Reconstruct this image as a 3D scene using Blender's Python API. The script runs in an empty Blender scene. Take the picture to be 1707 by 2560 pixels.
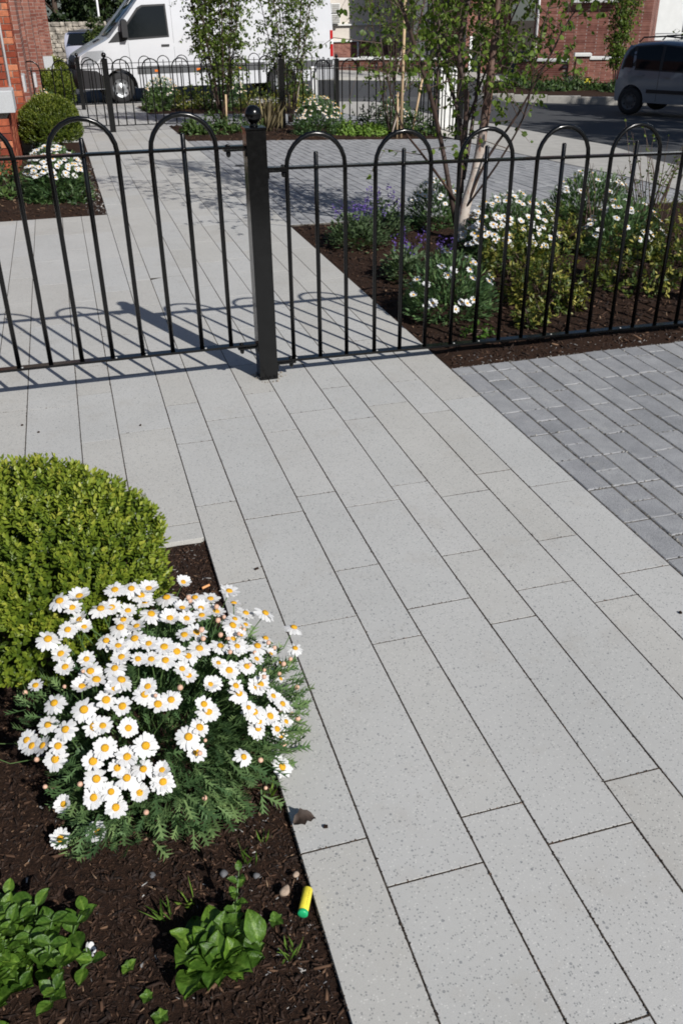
import bpy, bmesh, math, random
import numpy as np
from mathutils import Vector, Matrix, Euler
R = math.radians
rng = np.random.default_rng(7)
random.seed(7)
scene = bpy.context.scene
col = scene.collection

# ------------------------------------------------------------------ camera
cam_d = bpy.data.cameras.new('camera')
cam = bpy.data.objects.new('camera', cam_d); col.objects.link(cam)
pitch, yaw, roll = R(29.965), R(15.89), R(-0.724)
Fv = Vector((math.sin(yaw)*math.cos(pitch), math.cos(yaw)*math.cos(pitch), -math.sin(pitch)))
rv = Vector((math.cos(yaw), -math.sin(yaw), 0)); uv = rv.cross(Fv)
r2 = math.cos(roll)*rv + math.sin(roll)*uv; u2 = -math.sin(roll)*rv + math.cos(roll)*uv
cam.matrix_world = Matrix(((r2.x, u2.x, -Fv.x, 0), (r2.y, u2.y, -Fv.y, 0), (r2.z, u2.z, -Fv.z, 1.6), (0, 0, 0, 1)))
cam_d.sensor_fit = 'VERTICAL'; cam_d.sensor_height = 24.0; cam_d.lens = 24.0*2206/2560
cam_d.clip_start = 0.05; cam_d.clip_end = 600
scene.camera = cam
# ------------------------------------------------------------------ sky and sun
SUN = Vector((0.606, -1.514, 1.217)).normalized()
w = bpy.data.worlds.new('World'); scene.world = w; w.use_nodes = True
wn = w.node_tree; bg = wn.nodes['Background']
sky = wn.nodes.new('ShaderNodeTexSky'); sky.sky_type = 'NISHITA'; sky.sun_disc = False; sky.ozone_density = 4.0
sky.sun_elevation = math.asin(SUN.z); sky.sun_rotation = math.atan2(SUN.x, SUN.y)
wn.links.new(sky.outputs[0], bg.inputs[0]); bg.inputs[1].default_value = 0.062
sl = bpy.data.lights.new('sun', 'SUN'); sl.energy = 5.0; sl.angle = R(0.55); sl.color = (1, 0.97, 0.925)
so = bpy.data.objects.new('sun', sl); col.objects.link(so); so.rotation_euler = SUN.to_track_quat('Z', 'Y').to_euler()
so.location = (5, -10, 12)
vs = scene.view_settings; vs.view_transform = 'Standard'; vs.look = 'None'; vs.exposure = 0.0; vs.gamma = 1.0
vs.use_curve_mapping = False
scene.cycles.filter_width = 1.8
scene.render.resolution_x = 682; scene.render.resolution_y = 1024

# ------------------------------------------------------------------ helpers
def g(x, y):
    """height of the ground: flat by the near fence, falling gently beyond it and towards the road"""
    z = -.02*max(0, min(y, 27)-9) - .02*max(0, min(y, 27)-16)
    z -= .038*max(0, min(x, 15)-(1.7+4.8*min(1, max(0, (y-20)/7))))*min(1, max(0, (y-5)/8))
    return z

class MB:
    def __init__(s): s.v = []; s.f = []; s.sm = []
    def add(s, vs_, fs, smooth=False):
        o = len(s.v); s.v += [tuple(p) for p in vs_]
        for f in fs: s.f.append(tuple(i+o for i in f)); s.sm.append(smooth)
    def box(s, c, d, rz=0, M=None, ch=0):
        x, y, z = d[0]/2, d[1]/2, d[2]/2
        if ch <= 0:
            P = [(-x,-y,-z),(x,-y,-z),(x,y,-z),(-x,y,-z),(-x,-y,z),(x,-y,z),(x,y,z),(-x,y,z)]
            Fc = [(3,2,1,0),(4,5,6,7),(0,1,5,4),(1,2,6,5),(2,3,7,6),(3,0,4,7)]
        else:
            a, b = x-ch, y-ch
            P = [(-x,-y,-z),(x,-y,-z),(x,y,-z),(-x,y,-z),(-x,-y,z-ch),(x,-y,z-ch),(x,y,z-ch),(-x,y,z-ch),(-a,-b,z),(a,-b,z),(a,b,z),(-a,b,z)]
            Fc = [(3,2,1,0),(8,9,10,11),(0,1,5,4),(1,2,6,5),(2,3,7,6),(3,0,4,7),(4,5,9,8),(5,6,10,9),(6,7,11,10),(7,4,8,11)]
        if M is None: M = Matrix.Rotation(rz, 3, 'Z')
        s.add([M @ Vector(p)+Vector(c) for p in P], Fc)
    def tube(s, pts, rad, n=8, cap=True, smooth=True):
        pts = [Vector(p) for p in pts]; m = len(pts)
        if not hasattr(rad, '__len__'): rad = [rad]*m
        V = []; up = None
        for i, p in enumerate(pts):
            t = (pts[min(i+1, m-1)]-pts[max(i-1, 0)]).normalized()
            if up is None: up = Vector((1,0,0)) if abs(t.x) < .8 else Vector((0,1,0))
            a = (up - t*up.dot(t)).normalized(); b = t.cross(a); up = a
            for k in range(n):
                th = 2*math.pi*k/n; V.append(p + (a*math.cos(th)+b*math.sin(th))*rad[i])
        Fc = [(i*n+k, i*n+(k+1) % n, (i+1)*n+(k+1) % n, (i+1)*n+k) for i in range(m-1) for k in range(n)]
        s.add(V, Fc, smooth)
        if cap:
            o = len(s.v)-len(V)
            s.f.append(tuple(o+k for k in range(n-1, -1, -1))); s.sm.append(False)
            s.f.append(tuple(o+(m-1)*n+k for k in range(n))); s.sm.append(False)
    def lathe(s, prof, c=(0,0,0), n=16, M=None, smooth=True, caps=True):
        V = []
        for r_, z in prof:
            for k in range(n):
                th = 2*math.pi*k/n; p = Vector((r_*math.cos(th), r_*math.sin(th), z))
                if M is not None: p = M @ p
                V.append(p+Vector(c))
        m = len(prof)
        Fc = [(i*n+k, i*n+(k+1) % n, (i+1)*n+(k+1) % n, (i+1)*n+k) for i in range(m-1) for k in range(n)]
        s.add(V, Fc, smooth)
        if not caps: return
        o = len(s.v)-len(V)
        s.f.append(tuple(o+k for k in range(n-1, -1, -1))); s.sm.append(smooth)
        s.f.append(tuple(o+(m-1)*n+k for k in range(n))); s.sm.append(smooth)
    def mesh(s, name, mat, off=(0,0,0)):
        me = bpy.data.meshes.new(name)
        ox, oy, oz = off
        me.from_pydata([(p[0]-ox, p[1]-oy, p[2]-oz) for p in s.v], [], s.f)
        me.polygons.foreach_set('use_smooth', s.sm); me.materials.append(mat); me.update()
        return me
    def build(s, name, mat, parent=None, local=False, kind=None):
        off = (0,0,0)
        if parent is not None and not local: off = WORLD[parent]
        return link(name, s.mesh(name, mat, off), parent, kind)

WORLD = {}      # world position of every unrotated root
def link(name, me, parent=None, kind=None, loc=None, rot=None, scale=None):
    o = bpy.data.objects.new(name, me); col.objects.link(o)
    if parent is not None: o.parent = parent
    if kind: o['kind'] = kind
    if loc is not None: o.location = loc
    if rot is not None: o.rotation_euler = rot
    if scale is not None: o.scale = scale
    base = Vector(WORLD.get(parent, (0,0,0))) if parent is not None else Vector((0,0,0))
    WORLD[o] = tuple(base + Vector(o.location))
    return o
def at(o, parent, wloc, rot=None, scale=None):
    """place a mesh object by world position under an unrotated parent"""
    p = Vector(WORLD[parent]) if parent else Vector((0,0,0))
    o.location = Vector(wloc)-p
    if rot is not None: o.rotation_euler = rot
    if scale is not None: o.scale = scale
    WORLD[o] = tuple(wloc)
    return o
def tag(o, label, cat, group=None):
    o['label'] = label; o['category'] = cat
    if group: o['group'] = group
    return o
def thing(name, label, cat, loc=(0,0,0), rz=0, group=None):
    o = bpy.data.objects.new(name, None); col.objects.link(o); o.empty_display_size = .1
    o.location = loc; o.rotation_euler = (0,0,rz); WORLD[o] = tuple(loc)
    return tag(o, label, cat, group)
def struct(o): o['kind'] = 'structure'; return o

# ------------------------------------------------------------------ materials
class NM:
    def __init__(s, name):
        s.m = bpy.data.materials.new(name); s.m.use_nodes = True; s.t = s.m.node_tree
        s.b = s.t.nodes['Principled BSDF']; s.out = s.t.nodes['Material Output']
    def n(s, typ, ins=None, **kw):
        d = s.t.nodes.new('ShaderNode'+typ)
        for k, v in kw.items(): setattr(d, k, v)
        for k, v in (ins or {}).items(): s.set(d.inputs[k], v)
        return d
    def set(s, inp, v):
        if isinstance(v, bpy.types.NodeSocket): s.t.links.new(v, inp)
        elif isinstance(v, tuple) and len(v) == 3 and inp.type == 'RGBA': inp.default_value = (*v, 1)
        else: inp.default_value = v
    def pos(s): return s.n('NewGeometry').outputs['Position']
    def obj(s): return s.n('TexCoord').outputs['Object']
    def noise(s, sc, detail=4, rough=.55, vec=None):
        return s.n('TexNoise', {'Vector': vec if vec is not None else s.pos(), 'Scale': sc, 'Detail': detail, 'Roughness': rough}).outputs['Fac']
    def ramp(s, fac, stops, interp='LINEAR'):
        d = s.n('ValToRGB', {'Fac': fac}); cr = d.color_ramp; cr.interpolation = interp
        while len(cr.elements) < len(stops): cr.elements.new(.5)
        for e, (p, c) in zip(cr.elements, stops):
            e.position = p; e.color = (*c, 1) if isinstance(c, tuple) else (c, c, c, 1)
        return d.outputs['Color']
    def mix(s, f, a, b, mode='MIX'):
        d = s.n('Mix', data_type='RGBA', blend_type=mode)
        s.set(d.inputs[0], f); s.set(d.inputs[6], a); s.set(d.inputs[7], b)
        return d.outputs[2]
    def math(s, op, a, b=0.0):
        d = s.n('Math', operation=op); s.set(d.inputs[0], a); s.set(d.inputs[1], b); return d.outputs[0]
    def rand(s): return s.n('ObjectInfo').outputs['Random']
    def bump(s, h, strength=.3, dist=.01):
        return s.n('Bump', {'Height': h, 'Strength': strength, 'Distance': dist}).outputs['Normal']
    def done(s, base=None, rough=.6, metal=0, normal=None, spec=.5, **kw):
        if base is not None: s.set(s.b.inputs['Base Color'], base)
        s.set(s.b.inputs['Roughness'], rough); s.b.inputs['Metallic'].default_value = metal
        s.b.inputs['Specular IOR Level'].default_value = spec
        if normal is not None: s.set(s.b.inputs['Normal'], normal)
        for k, v in kw.items(): s.set(s.b.inputs[k.replace('_', ' ')], v)
        return s.m

def m_granite():
    s = NM('granite_slab'); p = s.pos()
    base = s.ramp(s.noise(2.3, 3), [(.3, (.438,.432,.415)), (.7, (.478,.472,.455))])
    tint = s.ramp(s.rand(), [(0, (.965,.955,.93)), (.35, (1.0,.992,.968)), (.65, (.985,.995,1.0)), (1, (1.025,1.025,1.02))])
    base = s.mix(1.0, base, tint, 'MULTIPLY')
    v = s.n('TexVoronoi', {'Vector': p, 'Scale': 210.0, 'Randomness': 1.0})
    sep = s.n('SeparateColor', {'Color': v.outputs['Color']})
    near = s.math('LESS_THAN', v.outputs['Distance'], .42)
    dk = s.math('MULTIPLY', near, s.math('LESS_THAN', sep.outputs[0], .20))
    lt = s.math('MULTIPLY', near, s.math('GREATER_THAN', sep.outputs[1], .86))
    base = s.mix(s.math('MULTIPLY', dk, .5), base, (.10,.11,.115))
    base = s.mix(s.math('MULTIPLY', lt, .4), base, (.68,.67,.63))
    v2 = s.n('TexVoronoi', {'Vector': p, 'Scale': 75.0})
    s2 = s.n('SeparateColor', {'Color': v2.outputs['Color']})
    big = s.math('MULTIPLY', s.math('LESS_THAN', v2.outputs['Distance'], .26), s.math('LESS_THAN', s2.outputs[0], .07))
    base = s.mix(s.math('MULTIPLY', big, .6), base, (.14,.15,.16))
    stain = s.ramp(s.noise(5.5, 6, .65), [(.55, 0.0), (.78, 1.0)])
    base = s.mix(s.math('MULTIPLY', stain, .22), base, (.27,.22,.16))
    fine = s.ramp(s.noise(900, 2), [(.3, (.9,.9,.9)), (.7, (1.08,1.08,1.08))])
    base = s.mix(1.0, base, fine, 'MULTIPLY')
    return s.done(base, .72, normal=s.bump(s.noise(420, 3), .22, .003), spec=.35)
def m_dark_paver():
    s = NM('grey_block_paver')
    base = s.ramp(s.noise(9, 5, .6), [(.28, (.25,.254,.262)), (.72, (.345,.348,.355))])
    base = s.mix(1.0, base, s.ramp(s.rand(), [(0, (.84,.85,.86)), (.4, (.99,.99,1.0)), (1, (1.1,1.1,1.09))]), 'MULTIPLY')
    base = s.mix(s.ramp(s.noise(14, 6, .7), [(.56, 0.0), (.72, .5)]), base, (.42,.41,.39))
    base = s.mix(1.0, base, s.ramp(s.noise(330, 3, .7), [(.3, (.62,.62,.63)), (.7, (1.34,1.34,1.33))]), 'MULTIPLY')
    return s.done(base, .85, normal=s.bump(s.noise(150, 6, .7), .8, .006), spec=.25)
def m_joint(name, a, b, sc=120):
    s = NM(name)
    return s.done(s.ramp(s.noise(sc, 5, .7), [(.3, a), (.7, b)]), .95, normal=s.bump(s.noise(sc*1.5, 4), .7, .006), spec=.1)
def m_mulch():
    s = NM('bark_mulch')
    c = s.ramp(s.noise(95, 8, .72), [(.28, (.010,.0055,.004)), (.5, (.034,.017,.010)), (.66, (.066,.033,.019)), (.8, (.13,.08,.052))])
    h = s.noise(70, 8, .75)
    return s.done(c, .9, normal=s.bump(h, 1.0, .02), spec=.2)
def m_tint(name, stops, rough=.6, trans=.25, tcol=None, noise=0, spec=.35):
    """leaf-like material: colour varies leaf by leaf through the tint attribute, thin leaves let light through"""
    s = NM(name)
    a = s.n('Attribute', attribute_name='tint').outputs['Fac']
    c = s.ramp(a, stops)
    if noise:
        c = s.mix(1.0, c, s.ramp(s.noise(noise, 3), [(.3, (.8,.8,.8)), (.7, (1.2,1.2,1.2))]), 'MULTIPLY')
        c = s.mix(1.0, c, s.ramp(s.rand(), [(0, (.62,.68,.6)), (.5, (1.0,1.0,1.0)), (1, (1.45,1.32,1.15))]), 'MULTIPLY')
    s.done(c, rough, spec=spec, normal=s.bump(s.noise(noise*2.2, 3), .55, .004) if noise else None)
    if trans > 0:
        t = s.n('BsdfTranslucent'); tc = s.mix(1.0, c, tcol or (1.3,1.35,.6), 'MULTIPLY'); s.set(t.inputs['Color'], tc)
        mx = s.n('MixShader'); mx.inputs[0].default_value = trans
        s.t.links.new(s.b.outputs[0], mx.inputs[1]); s.t.links.new(t.outputs[0], mx.inputs[2]); s.t.links.new(mx.outputs[0], s.out.inputs[0])
    return s.m
def m_plain(name, c, rough=.5, metal=0, spec=.5, var=.12, sc=30, bump=0, **kw):
    s = NM(name)
    b = s.mix(1.0, c, s.ramp(s.noise(sc, 5, .6), [(.3, (1-var,)*3), (.7, (1+var,)*3)]), 'MULTIPLY')
    return s.done(b, rough, metal, s.bump(s.noise(sc*4, 4), bump, .004) if bump else None, spec, **kw)
def m_bark_birch():
    s = NM('birch_bark'); p = s.pos(); zz = s.n('SeparateXYZ', {'Vector': p}).outputs[2]
    z = s.n('Mapping', {'Vector': p, 'Scale': (6., 6., 1.5)}).outputs[0]
    n1 = s.noise(4, 5, .6, z)
    c = s.ramp(n1, [(.30, (.12,.05,.03)), (.37, (.34,.15,.09)), (.43, (.52,.44,.38)), (.75, (.60,.55,.50))])
    lent = s.noise(60, 2, .5, s.n('Mapping', {'Vector': p, 'Scale': (.4, .4, 3.)}).outputs[0])
    c = s.mix(s.ramp(lent, [(.62, 0.0), (.68, .7)]), c, (.16,.11,.09))
    young = s.ramp(s.math('ADD', s.math('MULTIPLY', zz, .5), s.math('MULTIPLY', s.noise(7, 3), .3)), [(.44, 0.0), (.62, 1.0)])
    c = s.mix(young, c, s.ramp(n1, [(.4, (.06,.03,.022)), (.6, (.15,.085,.06)), (.72, (.28,.2,.16))]))
    return s.done(c, .7, normal=s.bump(lent, .3, .004))
def m_brick(name, c1, c2, mortar, sc=1.0, axis='XZ'):
    s = NM(name); p = s.pos()
    sp = s.n('SeparateXYZ', {'Vector': p})
    cb = s.n('CombineXYZ'); s.set(cb.inputs[0], s.math('ADD', sp.outputs[0], s.math('MULTIPLY', sp.outputs[1], 1.0))); s.set(cb.inputs[1], sp.outputs[2])
    bt = s.n('TexBrick', {'Vector': cb.outputs[0], 'Scale': 1.0*sc, 'Color1': c1, 'Color2': c2, 'Mortar': mortar, 'Mortar Size': .006, 'Mortar Smooth': .2, 'Bias': -.1, 'Brick Width': .225, 'Row Height': .075})
    c = s.mix(1.0, bt.outputs['Color'], s.ramp(s.noise(5, 5, .6), [(.3, (.75,.75,.75)), (.7, (1.25,1.25,1.25))]), 'MULTIPLY')
    return s.done(c, .88, normal=s.bump(s.math('SUBTRACT', 1.0, bt.outputs['Fac']), .6, .008), spec=.2)

M = {}
M['granite'] = m_granite(); M['paver'] = m_dark_paver()
M['joint'] = m_joint('joint_sand', (.018,.015,.012), (.105,.088,.07))
M['joint_d'] = m_joint('paver_joint_sand', (.035,.03,.026), (.20,.185,.165), 35)
M['mulch'] = m_mulch()
M['soil'] = m_joint('soil', (.03,.022,.016), (.08,.065,.05), 12)
M['asphalt'] = m_plain('asphalt', (.062,.064,.068), .9, var=.25, sc=60, bump=.5, spec=.25)
M['concrete'] = m_plain('pale_concrete', (.40,.385,.355), .85, var=.12, sc=6, bump=.2)
M['kerb'] = m_plain('kerb_concrete', (.34,.325,.295), .85, var=.15, sc=9, bump=.3)
s_ = NM('black_gloss_paint')
M['iron'] = s_.done(s_.ramp(s_.noise(18, 5, .6), [(.35, (.002,.0022,.0024)), (.75, (.0045,.0047,.005))]), s_.ramp(s_.noise(40, 4), [(.3, .13), (.7, .26)]), normal=s_.bump(s_.noise(120, 3), .03, .002), spec=.4)
M['galv'] = m_plain('worn_zinc', (.35,.35,.34), .45, .6, var=.3, sc=200)
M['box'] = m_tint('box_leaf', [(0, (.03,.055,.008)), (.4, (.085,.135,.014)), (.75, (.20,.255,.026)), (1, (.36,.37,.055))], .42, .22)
M['box_far'] = m_tint('dark_box_leaf', [(0, (.02,.035,.006)), (.4, (.05,.08,.010)), (.75, (.11,.145,.018)), (1, (.2,.22,.035))], .45, .22)  # the farther box shrubs have darker green leaves of their own
M['twig'] = m_plain('brown_twig', (.09,.06,.045), .8, var=.3)
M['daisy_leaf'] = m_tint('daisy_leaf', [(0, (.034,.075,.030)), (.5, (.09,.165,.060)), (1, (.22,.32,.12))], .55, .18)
M['petal'] = m_tint('white_petal', [(0, (.66,.66,.68)), (1, (.78,.78,.77))], .55, .22, (1.0,1.0,1.0), spec=.3)
s_ = NM('yellow_disc')
M['disc'] = s_.done(s_.ramp(s_.n('TexVoronoi', {'Vector': s_.obj(), 'Scale': 620.0}).outputs['Distance'], [(0, (.86,.52,.018)), (.6, (.72,.36,.010))]), .7, normal=s_.bump(s_.n('TexVoronoi', {'Vector': s_.obj(), 'Scale': 620.0}).outputs['Distance'], .8, .002))
M['bud'] = m_plain('pink_bud', (.62,.38,.27), .6, var=.2, sc=100)
M['stem'] = m_plain('green_stem', (.085,.15,.045), .55, var=.2, sc=60)
M['birch'] = m_bark_birch(); M['birch_stem'] = m_plain('young_birch_bark', (.05,.029,.022), .6, var=.45, sc=9)
M['birch_leaf'] = m_tint('birch_leaf', [(0, (.04,.075,.012)), (.5, (.095,.155,.022)), (1, (.22,.30,.05))], .5, .38)
M['weed_leaf'] = m_tint('weed_leaf', [(0, (.04,.095,.013)), (.5, (.085,.17,.022)), (1, (.16,.26,.05))], .42, .22, noise=70)
M['euonymus'] = m_tint('variegated_leaf', [(0, (.035,.06,.012)), (.45, (.09,.12,.02)), (.7, (.24,.23,.045)), (1, (.42,.38,.10))], .45, .25)
M['dark_leaf'] = m_tint('dark_shrub_leaf', [(0, (.012,.03,.010)), (.6, (.035,.07,.018)), (1, (.08,.13,.03))], .5, .2)
M['conifer'] = m_tint('dark_tree_leaf', [(0, (.010,.022,.007)), (.6, (.028,.05,.012)), (1, (.075,.10,.022))], .6, .15)
M['grey_leaf'] = m_tint('grey_green_leaf', [(0, (.045,.075,.035)), (1, (.13,.19,.09))], .6, .2)
M['purple'] = m_tint('purple_flower', [(0, (.07,.04,.20)), (1, (.17,.10,.40))], .6, .3, (1,1,1))
M['dry'] = m_tint('dry_grass', [(0, (.12,.09,.05)), (1, (.30,.25,.14))], .8, .2)
M['chip'] = m_tint('bark_chip', [(0, (.010,.0055,.004)), (.55, (.036,.018,.0105)), (.82, (.074,.038,.021)), (.95, (.15,.086,.05)), (1, (.26,.175,.11))], .85, 0)
M['crumb'] = m_tint('joint_crumb', [(0, (.014,.011,.009)), (.6, (.045,.034,.026)), (.85, (.12,.075,.05)), (1, (.24,.16,.12))], .9, 0)
M['sandcrumb'] = m_tint('pale_joint_sand', [(0, (.05,.045,.04)), (.5, (.2,.19,.17)), (1, (.5,.48,.44))], .9, 0)
M['grit'] = m_tint('stone_grit', [(0, (.08,.08,.085)), (.6, (.25,.24,.23)), (1, (.6,.58,.54))], .8, 0)
s_ = NM('red_brick')
M['brick'] = s_.done(s_.mix(1.0, s_.ramp(s_.rand(), [(0, (.17,.038,.022)), (.45, (.27,.062,.033)), (.8, (.36,.10,.05)), (1, (.48,.185,.10))]), s_.ramp(s_.noise(22, 5, .65), [(.3, (.72,.72,.72)), (.7, (1.25,1.22,1.2))]), 'MULTIPLY'), .85, normal=s_.bump(s_.noise(90, 5), .5, .006), spec=.2)
M['mortar'] = m_joint('mortar', (.20,.175,.15), (.34,.31,.27), 40)
M['brick_far'] = m_brick('brickwork', (.17,.06,.045), (.30,.135,.10), (.33,.25,.22), 1.3)
M['brick_shaded'] = m_brick('shaded_brickwork', (.10,.035,.025), (.16,.06,.04), (.2,.17,.15))  # brickwork with the garden wall's shade put into its darker colours
M['sill'] = m_plain('granite_sill', (.44,.45,.46), .75, var=.16, sc=140, bump=.2)
M['coping'] = m_plain('pale_coping', (.66,.66,.64), .8, var=.1, sc=12)
M['cream'] = m_plain('cream_render', (.58,.53,.47), .9, var=.06, sc=4)
M['whitewall'] = m_plain('white_render', (.62,.63,.62), .9, var=.05, sc=3)
M['white_paint'] = m_plain('white_paint', (.78,.78,.78), .4, var=.04)
M['van'] = m_plain('white_van_paint', (.60,.61,.635), .22, var=.025, sc=2, Coat_Weight=.6, Coat_Roughness=.06)
M['carpaint'] = m_plain('blue_grey_car_paint', (.17,.21,.26), .3, .3, var=.03, sc=3, Coat_Weight=.6, Coat_Roughness=.06)
M['carpaint2'] = m_plain('pale_lilac_car_paint', (.50,.50,.58), .3, .2, var=.03, sc=3, Coat_Weight=.6)
s_ = NM('car_glass'); M['glass'] = s_.done((.008,.010,.012), .04, spec=.28)
s_ = NM('house_glass'); M['hglass'] = s_.done((.02,.026,.03), .05, spec=.8)
M['plastic'] = m_plain('black_plastic', (.018,.018,.02), .55, var=.15)
M['trim'] = m_plain('grey_plastic_trim', (.075,.078,.082), .55, var=.1)
M['tyre'] = m_plain('tyre_rubber', (.022,.022,.023), .85, var=.2)
M['rim'] = m_plain('wheel_silver', (.42,.43,.44), .35, .7, var=.1)
s_ = NM('lamp_glass'); M['lamp'] = s_.done((.45,.47,.50), .12, .3, spec=.9)
M['red'] = m_plain('red_lens', (.42,.015,.015), .2, var=.05)
M['orange'] = m_plain('orange_lens', (.75,.18,.02), .3, var=.05)
M['yellow'] = m_plain('yellow_plastic', (.80,.68,.06), .4, var=.08, sc=150)
M['green'] = m_plain('green_plastic', (.02,.42,.16), .35, var=.08)
M['stake'] = m_plain('timber_stake', (.50,.36,.22), .8, var=.15, sc=20)
M['stone_wall'] = None
s_ = NM('rubble_stone'); v_ = s_.n('TexVoronoi', {'Vector': s_.pos(), 'Scale': 4.5}, feature='F1')
M['stone_wall'] = s_.done(s_.mix(1.0, s_.ramp(s_.noise(3, 5), [(.3, (.33,.29,.24)), (.7, (.50,.45,.38))]), s_.ramp(v_.outputs['Distance'], [(.2, (1.1,1.1,1.1)), (.75, (.45,.45,.45))]), 'MULTIPLY'), .95, normal=s_.bump(v_.outputs['Distance'], .9, -.05))
# ------------------------------------------------------------------ ground and surfaces
def lin(a, b, n): return [a+(b-a)*i/(n-1) for i in range(n)]
def ribbon(name, mat, xl, xr, ys, nx, dz, skirt=.25, bumpf=None, parent=None):
    """a sheet following the ground between x=xl(y) and x=xr(y), with a skirt so that it has thickness"""
    mb = MB(); V = []
    for y in ys:
        a, b = xl(y), xr(y)
        for i in range(nx):
            x = a+(b-a)*i/(nx-1); z = g(x, y)+dz+(bumpf(x, y) if bumpf else 0)
            V.append((x, y, z))
    ny = len(ys)
    Fc = [(j*nx+i, j*nx+i+1, (j+1)*nx+i+1, (j+1)*nx+i) for j in range(ny-1) for i in range(nx-1)]
    mb.add(V, Fc, bool(bumpf))
    ring = [i for i in range(nx)]+[j*nx+nx-1 for j in range(1, ny)]+[(ny-1)*nx+i for i in range(nx-2, -1, -1)]+[j*nx for j in range(ny-2, 0, -1)]
    n = len(ring); top = [V[i] for i in ring]; bot = [(p[0], p[1], p[2]-skirt) for p in top]
    mb.add(top+bot, [(k, n+k, n+(k+1) % n, (k+1) % n) for k in range(n)])
    return struct(mb.build(name, mat, parent))
def const(c): return lambda y: c
def pl(pts):
    xs = [p[0] for p in pts]; ys = [p[1] for p in pts]
    return lambda t: float(np.interp(t, xs, ys))

gx = [-80,-40,-20,-10,-5,-2,0]+[1.7+i*.75 for i in range(18)]+[16,18,22,30,45,70,110]
gy = [-30,-12,-5,0,3]+[5+i*.8 for i in range(11)]+[14+i for i in range(15)]+[30,34,40,50,70,100,140]
mb = MB(); nx = len(gx)
mb.add([(x, y, g(x, y)-.11) for y in gy for x in gx], [(j*nx+i, j*nx+i+1, (j+1)*nx+i+1, (j+1)*nx+i) for j in range(len(gy)-1) for i in range(nx-1)])
struct(mb.build('ground', M['soil']))

YS = sorted(set(lin(.3, 9, 9)+lin(9, 16, 8)+lin(16, 23.2, 8)))
path = ribbon('path', M['joint'], const(.262), const(1.683), YS, 2, -.0010, .08)
court = ribbon('courtyard', M['joint'], const(-1.9), const(.254), lin(2.645, 8.35, 3), 2, -.0010, .08)
SL = {}
def slab_mesh(w_, l_, t=.05, ch=.0006, mat='granite'):
    k = (round(w_, 3), round(l_, 3), mat)
    if k not in SL:
        b = MB(); b.box((0, 0, -t/2), (w_, l_, t), ch=ch); SL[k] = b.mesh('slab' if mat == 'granite' else 'paver', M[mat])
    return SL[k]
JL = {}      # joint lines met while laying, for the crumbs in them
def slope(x, y): return math.atan((g(x, y+.1)-g(x, y-.1))/.2), -math.atan((g(x+.1, y)-g(x-.1, y))/.2)
def lay(parent, x0, x1, joints, name='slab', mat='granite', gap=.0040, jz=.0005, t=.05):
    for a, b in zip(joints[:-1], joints[1:]):
        w_, l_ = x1-x0-gap, b-a-gap
        if l_ < .04: continue
        JL.setdefault((parent, mat), []).extend([(x0, a, x0, b), (x1, a, x1, b), (x0, b, x1, b)])
        x, y = (x0+x1)/2, (a+b)/2; sx, sy = slope(x, y)
        o = link(name, slab_mesh(w_, l_, t,   .0006 if mat == 'granite' else .0035, mat), parent)
        at(o, parent, (x, y, g(x, y)+random.uniform(-jz, jz)), (sx+random.uniform(-.0012, .0012), sy+random.uniform(-.0015, .0015), random.uniform(-.001, .001)))
def joints(y0, y1, fixed, lens):
    j = [y0]+[f for f in fixed if y0+.1 < f < y1-.1]
    while j[-1] < y1-.3:
        j.append(j[-1]+random.choice(lens))
    if j[-1] > y1-.15: j.pop()
    return j+[y1]
PX = [.258,.411,.630,.783,.994,1.144,1.342,1.493,1.687]
PF = [[.62,1.268,1.90,2.336,2.867,3.42,3.85,4.3],[.26,1.135,2.055,2.72,3.62,4.3],[.745,1.26,1.91,2.305,2.828,3.42,3.876],[.24,1.137,2.041,2.697,3.59,4.2],
      [.745,1.26,1.898,2.287,2.801,3.443,3.83],[.3,1.136,2.032,2.666,3.561,4.2],[.745,1.26,1.905,2.278,2.795,3.409,3.806],[.35,1.13,2.02,2.639,3.523,4.15]]
for i in range(8):
    lens = [.39,.53,.64,.6] if i % 2 == 0 else [.65,.9,.9]
    lay(path, PX[i], PX[i+1], joints(.05, 15.4, PF[i], lens))
LX = [-1.89,-1.68,-1.53,-1.32,-1.17,-1.07,-.865,-.715,-.505,-.353,-.127,.033,.258]
LF = [[],[],[],[],[],[],[],[],[3.2,4.0],[3.99,4.6],[3.554,4.1],[2.753,3.6,4.3]]
for i in range(12):
    lens = [.65,.9,.9] if i % 2 else [.39,.53,.64,.6]
    lay(court, LX[i], LX[i+1], joints(2.64, 8.35, LF[i], lens))
# the same slabs go on beyond the second fence, too far off to pick apart
mb = MB()
for i in range(8):
    j = joints(15.4, 23.2, [], [.6,.9])
    for a, b in zip(j[:-1], j[1:]):
        y = (a+b)/2; mb.box(((PX[i]+PX[i+1])/2, y, g(1, y)-.025), (PX[i+1]-PX[i]-.006, b-a-.006, .05), M=Matrix.Rotation(slope(1, y)[0], 3, 'X'))
mb.build('far_slabs', M['granite'], path, kind='stuff')
cross = ribbon('cross_path', M['joint'], const(-.62), const(.256), lin(14.42, 15.9, 3), 2, -.009, .08)
for x0, x1 in ((-.6,-.39),(-.39,-.24),(-.24,-.03),(-.03,.258)): lay(cross, x0, x1, [14.42, 15.0, 15.88])

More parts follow.
